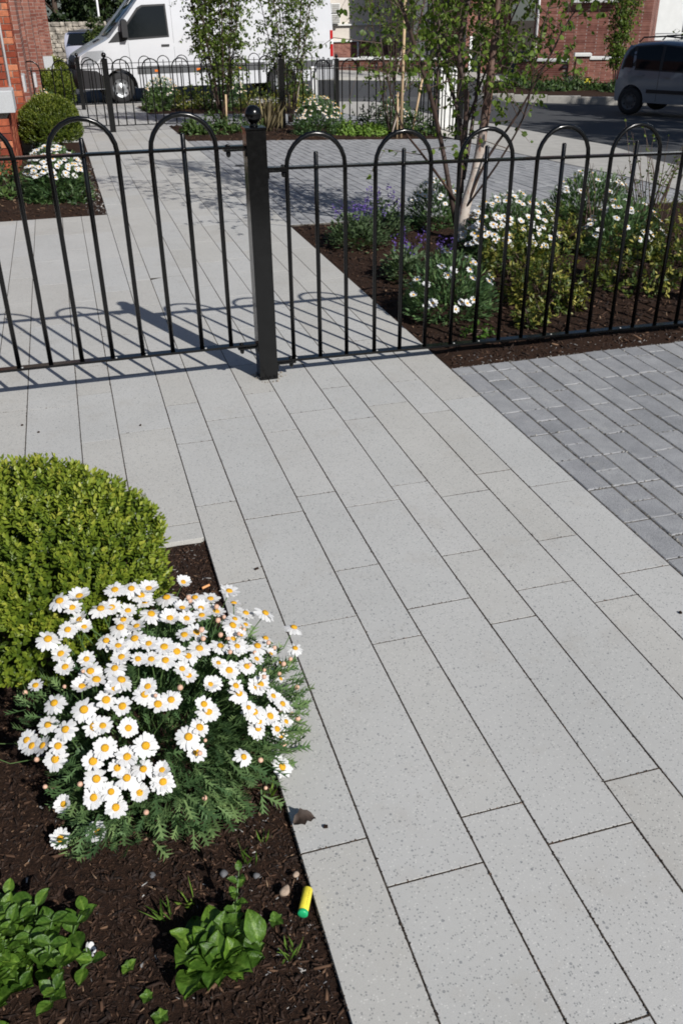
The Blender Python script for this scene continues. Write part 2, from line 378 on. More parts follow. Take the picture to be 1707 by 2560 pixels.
# block paved drives
def blocks(parent, x0, x1, y0, y1, limit, vis=None, pw=.107, plen=.25):
    field = MB(); n = 0; k = 0; x = x0
    cells = []
    while x < x1-.02:
        off = 0 if k == 0 else random.uniform(.02, plen)
        y = y0; first = True
        while y < y1-.02:
            if k == 1: L = plen/2
            else: L = off if (first and off > .06) else plen
            L = min(L, y1-y); first = False
            cells.append((x, y, min(x+pw, x1), y+L)); y += L
        x += pw; k += 1
    cells.sort(key=lambda c: (0 if vis is None or vis(c) else 1, math.hypot((c[0]+c[2])/2, (c[1]+c[3])/2)))
    for c in cells:
        xm, ym = (c[0]+c[2])/2, (c[1]+c[3])/2; w_, l_ = c[2]-c[0]-.007, c[3]-c[1]-.006
        if l_ < .03: continue
        if n < limit:
            lay(parent, c[0], c[2], [c[1], c[3]], 'paver', 'paver', .0055, .002, .06); n += 1
        else:
            sx, sy = slope(xm, ym)
            field.box((xm, ym, g(xm, ym)-.03+random.uniform(-.002, .002)), (w_, l_, .06), M=Euler((sx, sy, 0)).to_matrix(), ch=.003)
    if field.v: field.build('far_pavers', M['paver'], parent, kind='stuff')
drive = ribbon('driveway', M['joint_d'], const(1.692), const(5.8), lin(.3, 3.9, 4), 2, -.004, .08)
blocks(drive, 1.69, 5.79, .30, 3.9, 240, vis=lambda c: (c[0]+c[2])/2 < 1.69+max(0, ((c[1]+c[3])/2-1.95))*.78+.28)
drive2 = ribbon('driveway', M['joint_d'], const(1.695), const(5.8), lin(7.42, 13.75, 9), 10, -.004, .08)
blocks(drive2, 1.69, 5.8, 7.42, 13.76, 300)
drive3 = ribbon('driveway', M['paver'], const(1.70), const(5.85), lin(16.4, 19.75, 5), 8, -.004, .1)
foot = ribbon('footpath', M['concrete'], const(5.83), pl([(4,6.5),(9.69,6.95),(12.66,7.85),(15,7.75),(24,7.7)]), lin(3, 23.4, 18), 6, .0, .2)
park = ribbon('pavement', M['concrete'], const(-6), const(5.82), lin(23.25, 24.6, 3), 8, -.003, .2)
road = ribbon('road', M['asphalt'], pl([(3,6.3),(9.69,6.9),(12.66,7.8),(15,7.7),(24.3,7.65),(24.6,-30),(40,-30)]), const(60), sorted(set(lin(3, 24.3, 16)+lin(24.6, 40, 12))), 40, -.05, .1)

# planting beds
def lumpy(amp, sc=1.0):
    ph = [random.uniform(0, 6) for _ in range(6)]
    def f(x, y):
        return amp*(.5*math.sin(7*sc*x+ph[0])*math.cos(6*sc*y+ph[1])+.35*math.sin(19*sc*x+ph[2]+3*y)*math.sin(17*sc*y+ph[3])+.3*math.sin(41*sc*x+ph[4])*math.cos(37*sc*y+ph[5]))
    return f
BED = {}
def bed(key, x0, x1, y0, y1, step, amp=.012, dz=-.012, mound=.02):
    lf = lumpy(amp)
    def f(x, y):
        e = min(x-x0, x1-x, y-y0, y1-y); e = max(0, min(1, e/.25))
        return lf(x, y)*(.3+.7*e)+mound*e
    BED[key] = (x0, x1, y0, y1, lambda x, y: g(x, y)+dz+f(x, y))
    return ribbon('planting_bed', M['mulch'], const(x0), const(x1), lin(y0, y1, int((y1-y0)/step)+2), int((x1-x0)/step)+2, dz, .12, f)
bed_n = bed('near', -1.5, .255, .25, 2.632, .03)
bed_r = bed('right', 1.70, 5.8, 3.93, 7.40, .06, .02)
bed_l = bed('left', -1.4, .262, 8.36, 14.4, .1, .02)
bed_f = bed('far', 1.70, 5.8, 13.78, 16.35, .12, .02)
bed_t = bed('third', 1.66, 5.8, 19.8, 22.9, .15, .02)
bed_l2 = bed('left2', -2.2, .24, 16.1, 23.0, .2, .02)

# loose stuff of the beds: bark chips, grit
def chips(parent, key, n, size, name, mat, region=None, flat=.5):
    x0, x1, y0, y1, hf = BED[key]
    if region: x0, x1, y0, y1 = region
    P = np.column_stack([rng.uniform(x0+.01, x1-.005, n), rng.uniform(y0+.01, y1-.005, n)])
    V = np.zeros((n*8, 3)); T = np.zeros(n*8)
    base = np.array([(-1,-1,-1),(1,-1,-1),(1,1,-1),(-1,1,-1),(-1,-1,1),(1,-1,1),(1,1,1),(-1,1,1)], float)*.5
    for i in range(n):
        L = size*min(2.3, rng.lognormal(0, .5)); W = min(L*rng.uniform(.10, .36), .007 if size < .02 else .02); H = min(L*.25, .006)*rng.uniform(.5, 1.2)
        e = Euler((rng.normal(0, flat), rng.normal(0, flat), rng.uniform(0, 6.28))).to_matrix()
        b = base*np.array([L, W, H]); b[:, 0] *= 1+rng.uniform(-.3, .3, 8); b[:, 1] *= np.where(base[:, 0] > 0, rng.uniform(.15, 1.1), rng.uniform(.35, 1.2))*(1+rng.uniform(-.25, .25, 8))
        V[i*8:i*8+8] = b @ np.array(e).T + np.array([P[i, 0], P[i, 1], hf(P[i, 0], P[i, 1])+size*.12*rng.uniform(0, 1.4)])
        T[i*8:i*8+8] = rng.beta(1.6, 2.2) if rng.random() > .05 else rng.uniform(.85, 1)
    Fb = np.array([(3,2,1,0),(4,5,6,7),(0,1,5,4),(1,2,6,5),(2,3,7,6),(3,0,4,7)])
    Fc = (Fb[None]+np.arange(n)[:, None, None]*8).reshape(-1, 4)
    return np_mesh(name, V, Fc, T, M[mat], parent, 'stuff')
def np_mesh(name, V, Fc, T, mat, parent=None, kind=None, smooth=False):
    V = np.asarray(V, float)
    if parent is not None: V = V-np.array(WORLD[parent])
    me = bpy.data.meshes.new(name); n = len(V); Fc = np.asarray(Fc); k = Fc.shape[1]; m = len(Fc)
    me.vertices.add(n); me.vertices.foreach_set('co', V.ravel())
    me.loops.add(m*k); me.loops.foreach_set('vertex_index', Fc.ravel().astype(np.int32))
    me.polygons.add(m); me.polygons.foreach_set('loop_start', np.arange(0, m*k, k, dtype=np.int32))
    if smooth: me.polygons.foreach_set('use_smooth', np.ones(m, bool))
    if T is not None:
        a = me.attributes.new('tint', 'FLOAT', 'POINT'); a.data.foreach_set('value', np.asarray(T, np.float32))
    me.materials.append(mat); me.update(calc_edges=True)
    return link(name, me, parent, kind)
chips(bed_n, 'near', 30000, .0092, 'bark_chips', 'chip', (-.75, .255, .7, 2.63))
chips(bed_n, 'near', 600, .018, 'bark_chips', 'chip', (-.75, .25, .8, 2.6), .35)
chips(bed_n, 'near', 3500, .0125, 'bark_chips', 'chip', (-1.5, -.75, .7, 2.63))
chips(bed_n, 'near', 600, .005, 'grit', 'grit', (.12, .256, .8, 2.63))
chips(bed_n, 'near', 160, .010, 'grit', 'grit', (-.6, .25, .8, 2.6))
chips(bed_r, 'right', 8000, .024, 'bark_chips', 'chip', (1.7, 4.6, 3.93, 7.4))
chips(bed_r, 'right', 220, .009, 'grit', 'grit', (1.7, 4.2, 3.93, 4.06))
chips(bed_l, 'left', 2200, .03, 'bark_chips', 'chip', (-.9, .26, 8.36, 12))
chips(bed_l, 'left', 500, .016, 'grit', 'grit', (.08, .26, 8.4, 12))
chips(bed_f, 'far', 2500, .04, 'bark_chips', 'chip')

def joint_crumbs(parent, mat, n, size, cm, ymax, wob=.0016):
    L = [q for q in JL[(parent, mat)] if max(q[1], q[3]) < ymax]
    ln = np.array([math.hypot(q[2]-q[0], q[3]-q[1]) for q in L]); pick = rng.choice(len(L), n, p=ln/ln.sum())
    V = np.zeros((n*8, 3)); T = np.zeros(n*8); base = np.array([(-1,-1,-1),(1,-1,-1),(1,1,-1),(-1,1,-1),(-1,-1,1),(1,-1,1),(1,1,1),(-1,1,1)], float)*.5
    for i in range(n):
        q = L[pick[i]]; f = rng.random(); along_x = abs(q[2]-q[0]) > abs(q[3]-q[1])
        x = q[0]+(q[2]-q[0])*f; y = q[1]+(q[3]-q[1])*f; o = rng.normal(0, wob); x += 0 if along_x else o; y += o if along_x else 0
        s0 = size*min(2.2, rng.lognormal(0, .35)); e = Euler((rng.normal(0, .4), rng.normal(0, .4), rng.uniform(0, 3))).to_matrix()
        V[i*8:i*8+8] = (base*np.array([s0*1.5, s0, s0*.6])*(1+rng.uniform(-.3, .3, (8, 1)))) @ np.array(e).T+np.array([x, y, g(x, y)-.0006])
        T[i*8:i*8+8] = np.clip(rng.normal(.35, .2)+(.22 if along_x else 0), 0, 1)
    Fb = np.array([(3,2,1,0),(4,5,6,7),(0,1,5,4),(1,2,6,5),(2,3,7,6),(3,0,4,7)])
    np_mesh('joint_crumbs', V, (Fb[None]+np.arange(n)[:, None, None]*8).reshape(-1, 4), T, M[cm], parent, 'stuff')
joint_crumbs(path, 'granite', 20000, .0017, 'crumb', 4.6, .0012)
joint_crumbs(court, 'granite', 5000, .0020, 'crumb', 5.5, .0013)
joint_crumbs(drive, 'paver', 7000, .0030, 'sandcrumb', 4.0, .0018)
# ------------------------------------------------------------------ iron fences
def arc_pts(xa, xb, zb, zr, n=12):
    c, r_ = (xa+xb)/2, (xb-xa)/2
    return [(xa, 0, zb), (xa, 0, zr)]+[(c-r_*math.cos(math.pi*i/n), 0, zr+r_*math.sin(math.pi*i/n)) for i in range(1, n)]+[(xb, 0, zr), (xb, 0, zb)]
def fence_meshes(sp, zb, zt, r_, n=8, ext=.065):
    h = MB(); h.tube(arc_pts(-sp, sp, zb, zt), r_, n)
    f = MB(); f.tube([(0,0,zb),(0,0,zt+ext-.004),(0,0,zt+ext)], [r_, r_, r_*.7], n)
    return h.mesh('hoop', M['iron']), f.mesh('bar', M['iron'])
def rail(parent, name, a, b, w_=.042, t=.011):
    a, b = Vector(a), Vector(b); d = b-a; L = d.length
    q = d.to_track_quat('X', 'Z').to_matrix()
    mb = MB(); mb.box((a+b)/2, (L, w_, t), M=q)
    return mb.build(name, M['iron'], parent)
def fence_post(parent, x, y, z, h, s_=.088, ball=.037):
    mb = MB(); mb.box((x, y, z+h/2), (s_, s_, h), ch=.004)
    p = mb.build('post', M['iron'], parent); 
    WORLD[p] = WORLD[parent]
    c = MB(); c.box((x, y, z+h+.004), (s_+.008, s_+.008, .009), ch=.003); c.build('cap', M['iron'], p)
    b = MB(); k = ball
    b.lathe([(.02, 0), (.016, .008), (.016, .014)]+[(k*math.sin(math.pi*i/12), .012+k-k*math.cos(math.pi*i/12)) for i in range(2, 13)][:-1]+[(.001, .012+2*k)], (x, y, z+h+.008), 18)
    b.build('ball_finial', M['iron'], p)
    return p
def bracket(parent, x, y, z, sgn):
    mb = MB(); mb.box((x+sgn*.05, y-.012, z-.011), (.09, .045, .006)); mb.box((x+sgn*.004, y-.012, z-.022), (.006, .045, .034))
    b = mb.build('bracket', M['iron'], parent); WORLD[b] = WORLD[parent]
    n = MB(); n.lathe([(.009, 0), (.011, -.010), (.009, -.021), (.003, -.026)], (x+sgn*.075, y-.014, z-.014), 10); n.build('nut', M['iron'], b)
    n = MB(); n.lathe([(.011, 0), (.010, .004), (.004, .007)], (x+sgn*.075, y-.004, z+.006), 10); n.build('bolt', M['iron'], b)

FY = 4.069
front = thing('iron_fence', 'black bow top iron fence stepping down at its square post with round ball finial', 'fence', (.787, FY, 0))
hm, bm_ = fence_meshes(.139, .13+.045, 1.065, .0105, 10)
zb0, zt0 = .176, 1.066
fence_post(front, .787, FY, -.12, 1.255)
fence_post(front, -2.15, FY, -.12, 1.255)
fence_post(front, 3.72, FY, -.16, 1.24)
rail(front, 'top_rail', (-2.10, FY, zt0), (.742, FY, zt0))
rail(front, 'bottom_rail', (-2.10, FY, zb0), (.742, FY, zb0))
zr = lambda x: -.095-.0185*(x-.83)
rail(front, 'top_rail', (.832, FY, zt0+zr(.832)), (3.68, FY, zt0+zr(3.68)))
rail(front, 'bottom_rail', (.832, FY, zb0+zr(.832)-.002), (3.68, FY, zb0+zr(3.68)-.002))
x = .479
while x > -2.0:
    at(link('bar', bm_, front), front, (x, FY, 0)); at(link('hoop', hm, front), front, (x, FY, 0)); x -= .417
for x in (1.06, 1.476, 1.889, 2.291, 2.69, 3.10, 3.50):
    at(link('bar', bm_, front), front, (x, FY, zr(x))); at(link('hoop', hm, front), front, (x, FY, zr(x)), None, (.975, 1, 1))
for sgn, xx, dz in ((-1, .742, 0), (1, .832, zr(.832))):
    bracket(front, xx, FY, zt0+dz, sgn); bracket(front, xx, FY, zb0+dz, sgn)
# screw heads where the bars enter the bottom rails
for x in [.62-.139*i for i in (1, 3, 4, 7)]:
    mb = MB(); mb.lathe([(.007, 0), (.006, .004), (.002, .006)], (x+.012, FY-.016, zb0+.006), 8); mb.build('screw', M['galv'], front)
for x in [.921+.139*i for i in (0, 3, 6, 7, 10, 13)]:
    mb = MB(); mb.lathe([(.006, 0), (.005, .004), (.002, .006)], (x+.012, FY-.016, zb0+zr(x)+.006), 8); mb.build('screw', M['galv'], front)
# broken mortar round the foot of the post
mb = MB()
for i in range(46):
    a = random.uniform(0, 6.28); d = .05+abs(random.gauss(0, .022)); q = random.uniform(.003, .010)
    mb.box((.787+.9*max(-.06, min(.06, d*1.3*math.cos(a)))+random.gauss(0, .012), FY-.01+max(-.07, min(.07, d*1.25*math.sin(a))), q*.3), (q*1.6, q, q), M=Euler((random.random(), random.random(), a)).to_matrix())
tag(mb.build('mortar_crumbs', M['mortar']), 'grey mortar crumbs round the foot of the fence post', 'mortar')['kind'] = 'stuff'

def far_fence(name, label, x0, x1, y, posts, sp, side=None, slope_x=True, start_left=None):
    zc = g(x0, y)
    t = thing(name, label, 'fence', (x0, y, zc))
    h, b = fence_meshes(sp, .10, .90, .0105, 5, .05)
    h2, b2 = fence_meshes(sp, .10, .90, .0105, 5, .05)
    edges = [x0]+posts+[x1]
    for a, c in zip(edges[:-1], edges[1:]):
        z = g((a+c)/2, y); z = (z + g(a, y))/2
        n = max(1, int((c-a-.1)/(3*sp)))
        rail(t, 'top_rail', (a, y, z+.90), (c, y, z+.90)); rail(t, 'bottom_rail', (a, y, z+.10), (c, y, z+.10))
        pitch_ = (c-a)/n
        for i in range(n):
            x = a+pitch_*(i+.5)
            at(link('bar', b, t), t, (x, y, z)); at(link('hoop', h, t), t, (x, y, z))
    for x in posts: fence_post(t, x, y, g(x, y)-.05, 1.08)
    if side:
        xs, ya, yb = side
        n = max(1, int(abs(yb-ya)/(3*sp))); pitch_ = (yb-ya)/n; z = g(xs, (ya+yb)/2)
        rail(t, 'top_rail', (xs, ya, z+.90), (xs, yb, z+.90)); rail(t, 'bottom_rail', (xs, ya, z+.10), (xs, yb, z+.10))
        for i in range(n):
            at(link('bar', b, t), t, (xs, ya+pitch_*(i+.5), z), (0,0,R(90))); at(link('hoop', h, t), t, (xs, ya+pitch_*(i+.5), z), (0,0,R(90)))
        fence_post(t, xs, ya, g(xs, ya)-.05, 1.08)
    return t
far_fence('iron_fence', 'black bow top iron fence standing across the path in front of the birches', -1.0, 5.82, 15.55, [.75, 3.5], .13, (5.82, 13.62, 15.5))
far_fence('iron_fence', 'black bow top iron fence running close in front of the white van', -1.5, 5.82, 22.2, [.5], .13, (5.82, 20.4, 22.1))
# ------------------------------------------------------------------ foliage helpers
def frames(n, D, roll_=None):
    """per-leaf frames with the leaf's length along D"""
    D = D/np.linalg.norm(D, axis=1, keepdims=True)
    A = rng.normal(size=(n, 3)) if roll_ is None else np.asarray(roll_, float)
    X = np.cross(D, A); nn = np.linalg.norm(X, axis=1, keepdims=True); nn[nn < 1e-6] = 1; X = X/nn
    Z = np.cross(X, D)
    return X, D, Z
OVAL = (np.array([(0,0,0),(-.5,.35,.06),(0,.38,-.04),(.5,.35,.06),(-.42,.7,.04),(0,.72,-.06),(.42,.7,.04),(0,1,-.1)]), [(0,2,1),(0,3,2),(1,2,5,4),(2,3,6,5),(4,5,7),(5,6,7)])
DIA = (np.array([(0,0,0),(-.5,.45,.05),(0,.5,-.06),(.5,.45,.05),(0,1,-.08)]), [(0,2,1),(0,3,2),(1,2,4),(2,3,4)])
def tri(t): 
    out = []
    for f in t: out += [f] if len(f) == 3 else [(f[0], f[1], f[2]), (f[0], f[2], f[3])]
    return np.array(out)
def feather():
    V = [(-.05,0,0),(.05,0,0),(.06,.95,-.12),(-.06,.95,-.12)]; Fc = [(0,1,2),(0,2,3)]
    for y, L in ((.34,.34),(.56,.40),(.76,.34)):
        for s_ in (-1, 1):
            o = len(V); z = -.12*y
            V += [(0,y-.06,z),(0,y+.09,z),(s_*L,y+L*.85,z+.05)]; Fc.append((o,o+1,o+2) if s_ < 0 else (o,o+2,o+1))
    return np.array(V), Fc
FEATHER = feather()
def leaves(P, D, L, W, tint, shape=DIA, roll_=None):
    P = np.asarray(P, float); n = len(P); X, Y, Z = frames(n, np.asarray(D, float), roll_)
    tv, tf = shape; k = len(tv); L = np.broadcast_to(L, n); W = np.broadcast_to(W, n)
    V = P[:, None]+X[:, None]*(tv[None, :, 0:1]*W[:, None, None])+Y[:, None]*(tv[None, :, 1:2]*L[:, None, None])+Z[:, None]*(tv[None, :, 2:3]*L[:, None, None])
    T = np.repeat(np.clip(np.broadcast_to(tint, n), 0, 1), k)
    Fc = (tri(tf)[None]+np.arange(n)[:, None, None]*k).reshape(-1, 3)
    return V.reshape(-1, 3), Fc, T
class LV:
    def __init__(s): s.V = []; s.F = []; s.T = []; s.o = 0
    def add(s, v): s.V.append(v[0]); s.F.append(v[1]+s.o); s.T.append(v[2]); s.o += len(v[0])
    def build(s, name, mat, parent, kind=None): return np_mesh(name, np.concatenate(s.V), np.concatenate(s.F), np.concatenate(s.T), M[mat], parent, kind)
def sph(n, up=.0):
    d = rng.normal(size=(n, 3)); d /= np.linalg.norm(d, axis=1, keepdims=True)
    if up is not None: d[:, 2] = np.where(d[:, 2] < -.35, -d[:, 2]*.5, d[:, 2])
    return d/np.linalg.norm(d, axis=1, keepdims=True)

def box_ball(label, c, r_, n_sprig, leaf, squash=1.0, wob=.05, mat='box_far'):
    gz = c[2]-r_*squash
    t = thing('box_ball', label, 'shrub', (c[0], c[1], max(gz, g(c[0], c[1])-.02)))
    st = MB(); base = Vector((c[0], c[1], WORLD[t][2]))
    for k in range(14):
        d = sph(1)[0]; d[2] = abs(d[2]); st.tube([base, base+Vector((d[0]*r_*.4, d[1]*r_*.4, r_*.5)), Vector(c)+Vector(d)*r_*.72], [.007, .005, .002], 5)
    st.build('branches', M['twig'], t)
    lv = LV(); ph = rng.uniform(0, 6, 6)
    def rad(d): return r_*(1+wob*(np.sin(5*d[:, 0]+ph[0])*np.cos(4*d[:, 1]+ph[1])+.6*np.sin(9*d[:, 2]+ph[2]+3*d[:, 0])))
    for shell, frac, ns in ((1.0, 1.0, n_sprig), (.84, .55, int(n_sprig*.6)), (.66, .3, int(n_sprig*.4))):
        d = sph(ns); R_ = rad(d)*shell
        S = np.array(c)+d*R_[:, None]*np.array([1, 1, squash])
        ax = d*.9+np.array([0, 0, .75])+rng.normal(0, .22, (ns, 3)); ax /= np.linalg.norm(ax, axis=1, keepdims=True)
        hl = leaf*rng.uniform(1.4, 3.2, ns)
        st_t = rng.normal(.0, .12, ns)+.12*d[:, 2]
        for j in range(9):
            f = (j//2)/4.0
            P = S+ax*(hl*(f-.75))[:, None]
            side = np.cross(ax, rng.normal(size=(ns, 3))) if j % 2 == 0 else -side
            side /= np.linalg.norm(side, axis=1, keepdims=True)
            up_ = .5+.9*f
            D = side+ax*up_
            if j == 8: D = ax+side*.3
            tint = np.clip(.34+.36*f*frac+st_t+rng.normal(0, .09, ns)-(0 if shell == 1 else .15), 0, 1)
            sz = leaf*(1.12-.35*f)*rng.uniform(.8, 1.15, ns)
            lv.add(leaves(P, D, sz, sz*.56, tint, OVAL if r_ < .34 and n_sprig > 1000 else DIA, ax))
    lv.build('foliage', mat, t)
    return t

# ---- daisies
def petals_mesh(n, lift, L, W, droop=0, seed=0, seg=3, gaps=()):
    r_ = np.random.default_rng(seed); V = []; Fc = []; T = []
    for k in range(n):
        if k in gaps: continue
        a = 2*math.pi*k/n+r_.normal(0, .05); l = L*r_.uniform(.88, 1.08); w_ = W*r_.uniform(.85, 1.1); e = lift+r_.normal(0, .09); tw = r_.normal(0, .12)
        o = len(V); ca, sa = math.cos(a), math.sin(a)
        prof = [(.16, .45), (.5, 1.0), (.85, .92), (1.0, .35)] if seg == 3 else [(.16, .5), (.6, 1.0), (1.0, .5)]
        tt = r_.uniform(.4, 1)
        for q, ww in prof:
            rr = l*q*math.cos(e); z = l*q*math.sin(e)-droop*l*q*q
            for s_ in (-1, 1):
                y = s_*w_*.5*ww; V.append((ca*rr-sa*y, sa*rr+ca*y, z+s_*tw*w_*.5*ww+.0006*(k % 2))); T.append(tt)
        for i in range(len(prof)-1): Fc.append((o+2*i, o+2*i+2, o+2*i+3, o+2*i+1))
    me = bpy.data.meshes.new('petals'); me.from_pydata(V, [], Fc)
    at_ = me.attributes.new('tint', 'FLOAT', 'POINT'); at_.data.foreach_set('value', np.array(T, np.float32)); me.materials.append(M['petal'])
    me.polygons.foreach_set('use_smooth', [True]*len(Fc)); me.update(); return me
PET = [petals_mesh(17, .10, .0275, .0095, .10, 1), petals_mesh(19, .22, .026, .009, .05, 2), petals_mesh(16, -.05, .0285, .010, .15, 3), petals_mesh(18, .36, .025, .009, -.05, 4),
       petals_mesh(17, .02, .027, .0098, .3, 5, gaps=(4,)), petals_mesh(15, .15, .023, .0092, .08, 6, gaps=(2, 9))]
b_ = MB(); b_.lathe([(.0086, -.0012), (.0088, .0012), (.0074, .0036), (.0045, .0050), (.0008, .0054)], n=14); DISC = b_.mesh('disc', M['disc'])
b_ = MB(); b_.lathe([(.0015, -.007), (.0058, -.003), (.0080, -.0004)], n=10); CALYX = b_.mesh('calyx', M['stem'])
b_ = MB(); b_.lathe([(.0012, -.006), (.0046, -.003), (.0056, .001), (.0042, .0045), (.001, .006)], n=10); BUD = b_.mesh('bud', M['bud'])
LOWPET = [petals_mesh(11, .1, .025, .013, .1, 11, 2), petals_mesh(10, .25, .024, .014, .05, 12, 2)]
b_ = MB(); b_.lathe([(.008, 0), (.006, .004), (.001, .006)], n=7); LOWDISC = b_.mesh('disc', M['disc'])
def flower(parent, p, nrm, sc=1.0, low=False, k=0):
    q = Vector(nrm).to_track_quat('Z', 'Y').to_euler(); q = (Matrix(Vector(nrm).to_track_quat('Z', 'Y').to_matrix()) @ Matrix.Rotation(random.uniform(0, 6.28), 3, 'Z')).to_euler()
    o = link('flower', (LOWPET if low else PET)[k % (2 if low else 6)], parent); at(o, parent, p, q, (sc,)*3)
    WORLD[o] = tuple(p)
    link('disc', LOWDISC if low else DISC, o, loc=(0, 0, .0012))
    if not low: link('calyx', CALYX, o)
    return o
def daisy_mound(label, c, ax, n_leaf, leaf, n_flower, cap=-.1, sun_bias=.5, joined=False, group=None, fs=1.0, mat='daisy_leaf', cover=None):
    z0 = c[2]; t = thing('daisy_plant', label, 'plant', tuple(c), 0, group)
    lv = LV(); d = sph(n_leaf); rr = rng.uniform(.55, 1.0, n_leaf)**.6
    P = np.array(c)+d*np.abs(rr)[:, None]*np.array(ax); P[:, 2] = np.maximum(P[:, 2], z0+.02)
    D = d+np.array([0, 0, .35])+rng.normal(0, .35, (n_leaf, 3))
    lv.add(leaves(P, D, leaf*rng.uniform(.7, 1.2, n_leaf), leaf*rng.uniform(.5, .8, n_leaf), rng.beta(2, 2, n_leaf)*.8+.2*(rr-.5), FEATHER, np.tile([0, 0, 1.], (n_leaf, 1))))
    n2 = n_leaf; d = sph(n2); rr = rng.uniform(.2, .97, n2)**.5; P = np.array(c)+d*rr[:, None]*np.array(ax); P[:, 2] = np.maximum(P[:, 2], z0+.02)
    lv.add(leaves(P, d+np.array([0, 0, .4])+rng.normal(0, .4, (n2, 3)), leaf*rng.uniform(.6, 1.1, n2), leaf*.30, rng.beta(2, 2.6, n2), DIA))
    lv.build('foliage', mat, t)
    fl = []
    while len(fl) < n_flower:
        q = sph(1)[0]
        if q[2] < cap: continue
        fl.append(q)
    V = []; 
    if joined:
        mb = MB(); me = bpy.data.meshes.new('flowers'); W_ = LV()
    for i, q in enumerate(fl):
        p = Vector(c)+Vector((q[0]*ax[0], q[1]*ax[1], q[2]*ax[2]))*random.uniform(1.0, 1.07)
        nr = (Vector(q)*.6+Vector((.25, -.35, .75))).normalized()
        if joined:
            n = 9; a0 = random.uniform(0, 6)
            u = nr.orthogonal().normalized(); v = nr.cross(u)
            pts = [p]+[p+(u*math.cos(a0+2*math.pi*k/n)+v*math.sin(a0+2*math.pi*k/n))*.024*fs*(1 if k % 2 else .8) for k in range(n)]
            mb.add(pts, [(0, k+1, (k+1) % n+1) for k in range(n)])
            mb.box(p+nr*.004, (.012*fs,)*3)
        else: flower(t, p, nr, fs*random.uniform(.85, 1.1), True, i)
    if joined and fl:
        me = mb.mesh('flowers', M['petal'], WORLD[t]); me.materials.append(M['disc'])
        a = me.attributes.new('tint', 'FLOAT', 'POINT'); a.data.foreach_set('value', np.full(len(me.vertices), .8, np.float32))
        per = 9+6
        idx = np.array([1 if (i % per) >= 9 else 0 for i in range(len(me.polygons))], np.int32); me.polygons.foreach_set('material_index', idx)
        link('flowers', me, t, 'stuff')
    return t
# ------------------------------------------------------------------ plants of the near bed
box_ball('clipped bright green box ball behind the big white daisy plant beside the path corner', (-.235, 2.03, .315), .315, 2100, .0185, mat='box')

FL = [(-0.162,1.69,0.472),(-0.12,1.697,0.47),(-0.139,1.685,0.452),(-0.044,1.723,0.455),(-0.008,1.74,0.44),(0.031,1.771,0.41),(0.119,1.894,0.33),(-0.08,1.691,0.433),(-0.057,1.705,0.421),(-0.023,1.716,0.397),(0.011,1.746,0.412),(0.017,1.747,0.392),(-0.155,1.661,0.413),(-0.121,1.669,0.406),(-0.128,1.678,0.422),(-0.199,1.656,0.401),(-0.045,1.685,0.377),(-0.009,1.678,0.377),(-0.036,1.709,0.379),(0.027,1.716,0.377),(0.067,1.698,0.368),(0.1,1.743,0.358),(0.07,1.796,0.36),(0.105,1.703,0.356),(0.14,1.833,0.32),(0.182,1.879,0.275),(0.231,1.876,0.291),(0.238,1.86,0.263),(0.264,1.84,0.24),(0.312,1.824,0.241),(0.215,1.738,0.286),(0.182,1.772,0.31),(0.145,1.761,0.335),(0.143,1.729,0.338),(0.092,1.646,0.353),(0.12,1.658,0.344),(0.376,1.781,0.212),(0.303,1.793,0.185),(0.214,1.661,0.281),(0.27,1.723,0.221),(0.17,1.636,0.311),(0.371,1.753,0.167),(0.12,1.614,0.332),(0.092,1.591,0.335),(0.068,1.599,0.347),(0.043,1.61,0.357),(0.011,1.622,0.365),(-0.017,1.642,0.371),(-0.055,1.631,0.367),(-0.079,1.656,0.369),(-0.051,1.601,0.358),(-0.017,1.588,0.355),(0.011,1.583,0.351),(0.041,1.578,0.345),(-0.126,1.627,0.35),(-0.174,1.636,0.332),(-0.178,1.647,0.362),(-0.12,1.594,0.341),(-0.068,1.58,0.348),(-0.058,1.551,0.336),(-0.142,1.57,0.322),(-0.245,1.648,0.287),(-0.205,1.574,0.289),(-0.11,1.57,0.334),(-0.074,1.538,0.326),(-0.005,1.527,0.324),(0.073,1.559,0.328),(0.085,1.546,0.316),(0.135,1.539,0.288),(0.191,1.54,0.243),(0.238,1.579,0.218),(0.22,1.524,0.193),(0.178,1.58,0.281),(0.107,1.497,0.27),(0.114,1.486,0.256),(0.039,1.5,0.298),(0.01,1.494,0.298),(-0.014,1.514,0.315),(-0.063,1.503,0.304),(-0.095,1.524,0.312),(-0.143,1.526,0.296),(-0.127,1.491,0.275),(-0.109,1.485,0.277),(-0.058,1.467,0.273),(-0.187,1.515,0.261),(-0.224,1.547,0.255),(0.089,1.459,0.241),(0.063,1.444,0.235),(0.222,1.502,0.162),(0.259,1.546,0.15),(0.283,1.55,0.08),(0.268,1.478,0.05),(0.074,1.426,0.203),(0.177,1.447,0.139),(-0.028,1.437,0.242),(-0.069,1.43,0.228),(-0.111,1.454,0.243),(-0.139,1.447,0.22),(-0.208,1.502,0.231),(-0.217,1.489,0.208),(-0.276,1.564,0.209),(-0.265,1.544,0.208),(-0.24,1.524,0.22),(-0.04,1.411,0.203),(-0.002,1.405,0.194),(-0.092,1.423,0.21),(-0.138,1.426,0.189),(-0.076,1.408,0.191),(-0.004,1.394,0.171),(-0.112,1.405,0.165),(-0.149,1.412,0.152),(-0.108,1.39,0.132),(-0.214,1.439,0.124),(-0.234,1.415,0.05),(-0.152,1.391,0.071),(-0.055,1.39,0.159),(-0.005,1.393,0.171)]
dz = thing('daisy_plant', 'large daisy plant covered in white flowers with yellow centres at the paving edge', 'plant', (-.02, 1.72, 0))
dc = np.array([-.02, 1.70, .02]); dax = np.array([.34, .33, .33]); bc_ = np.array([-.235, 2.03, .315])
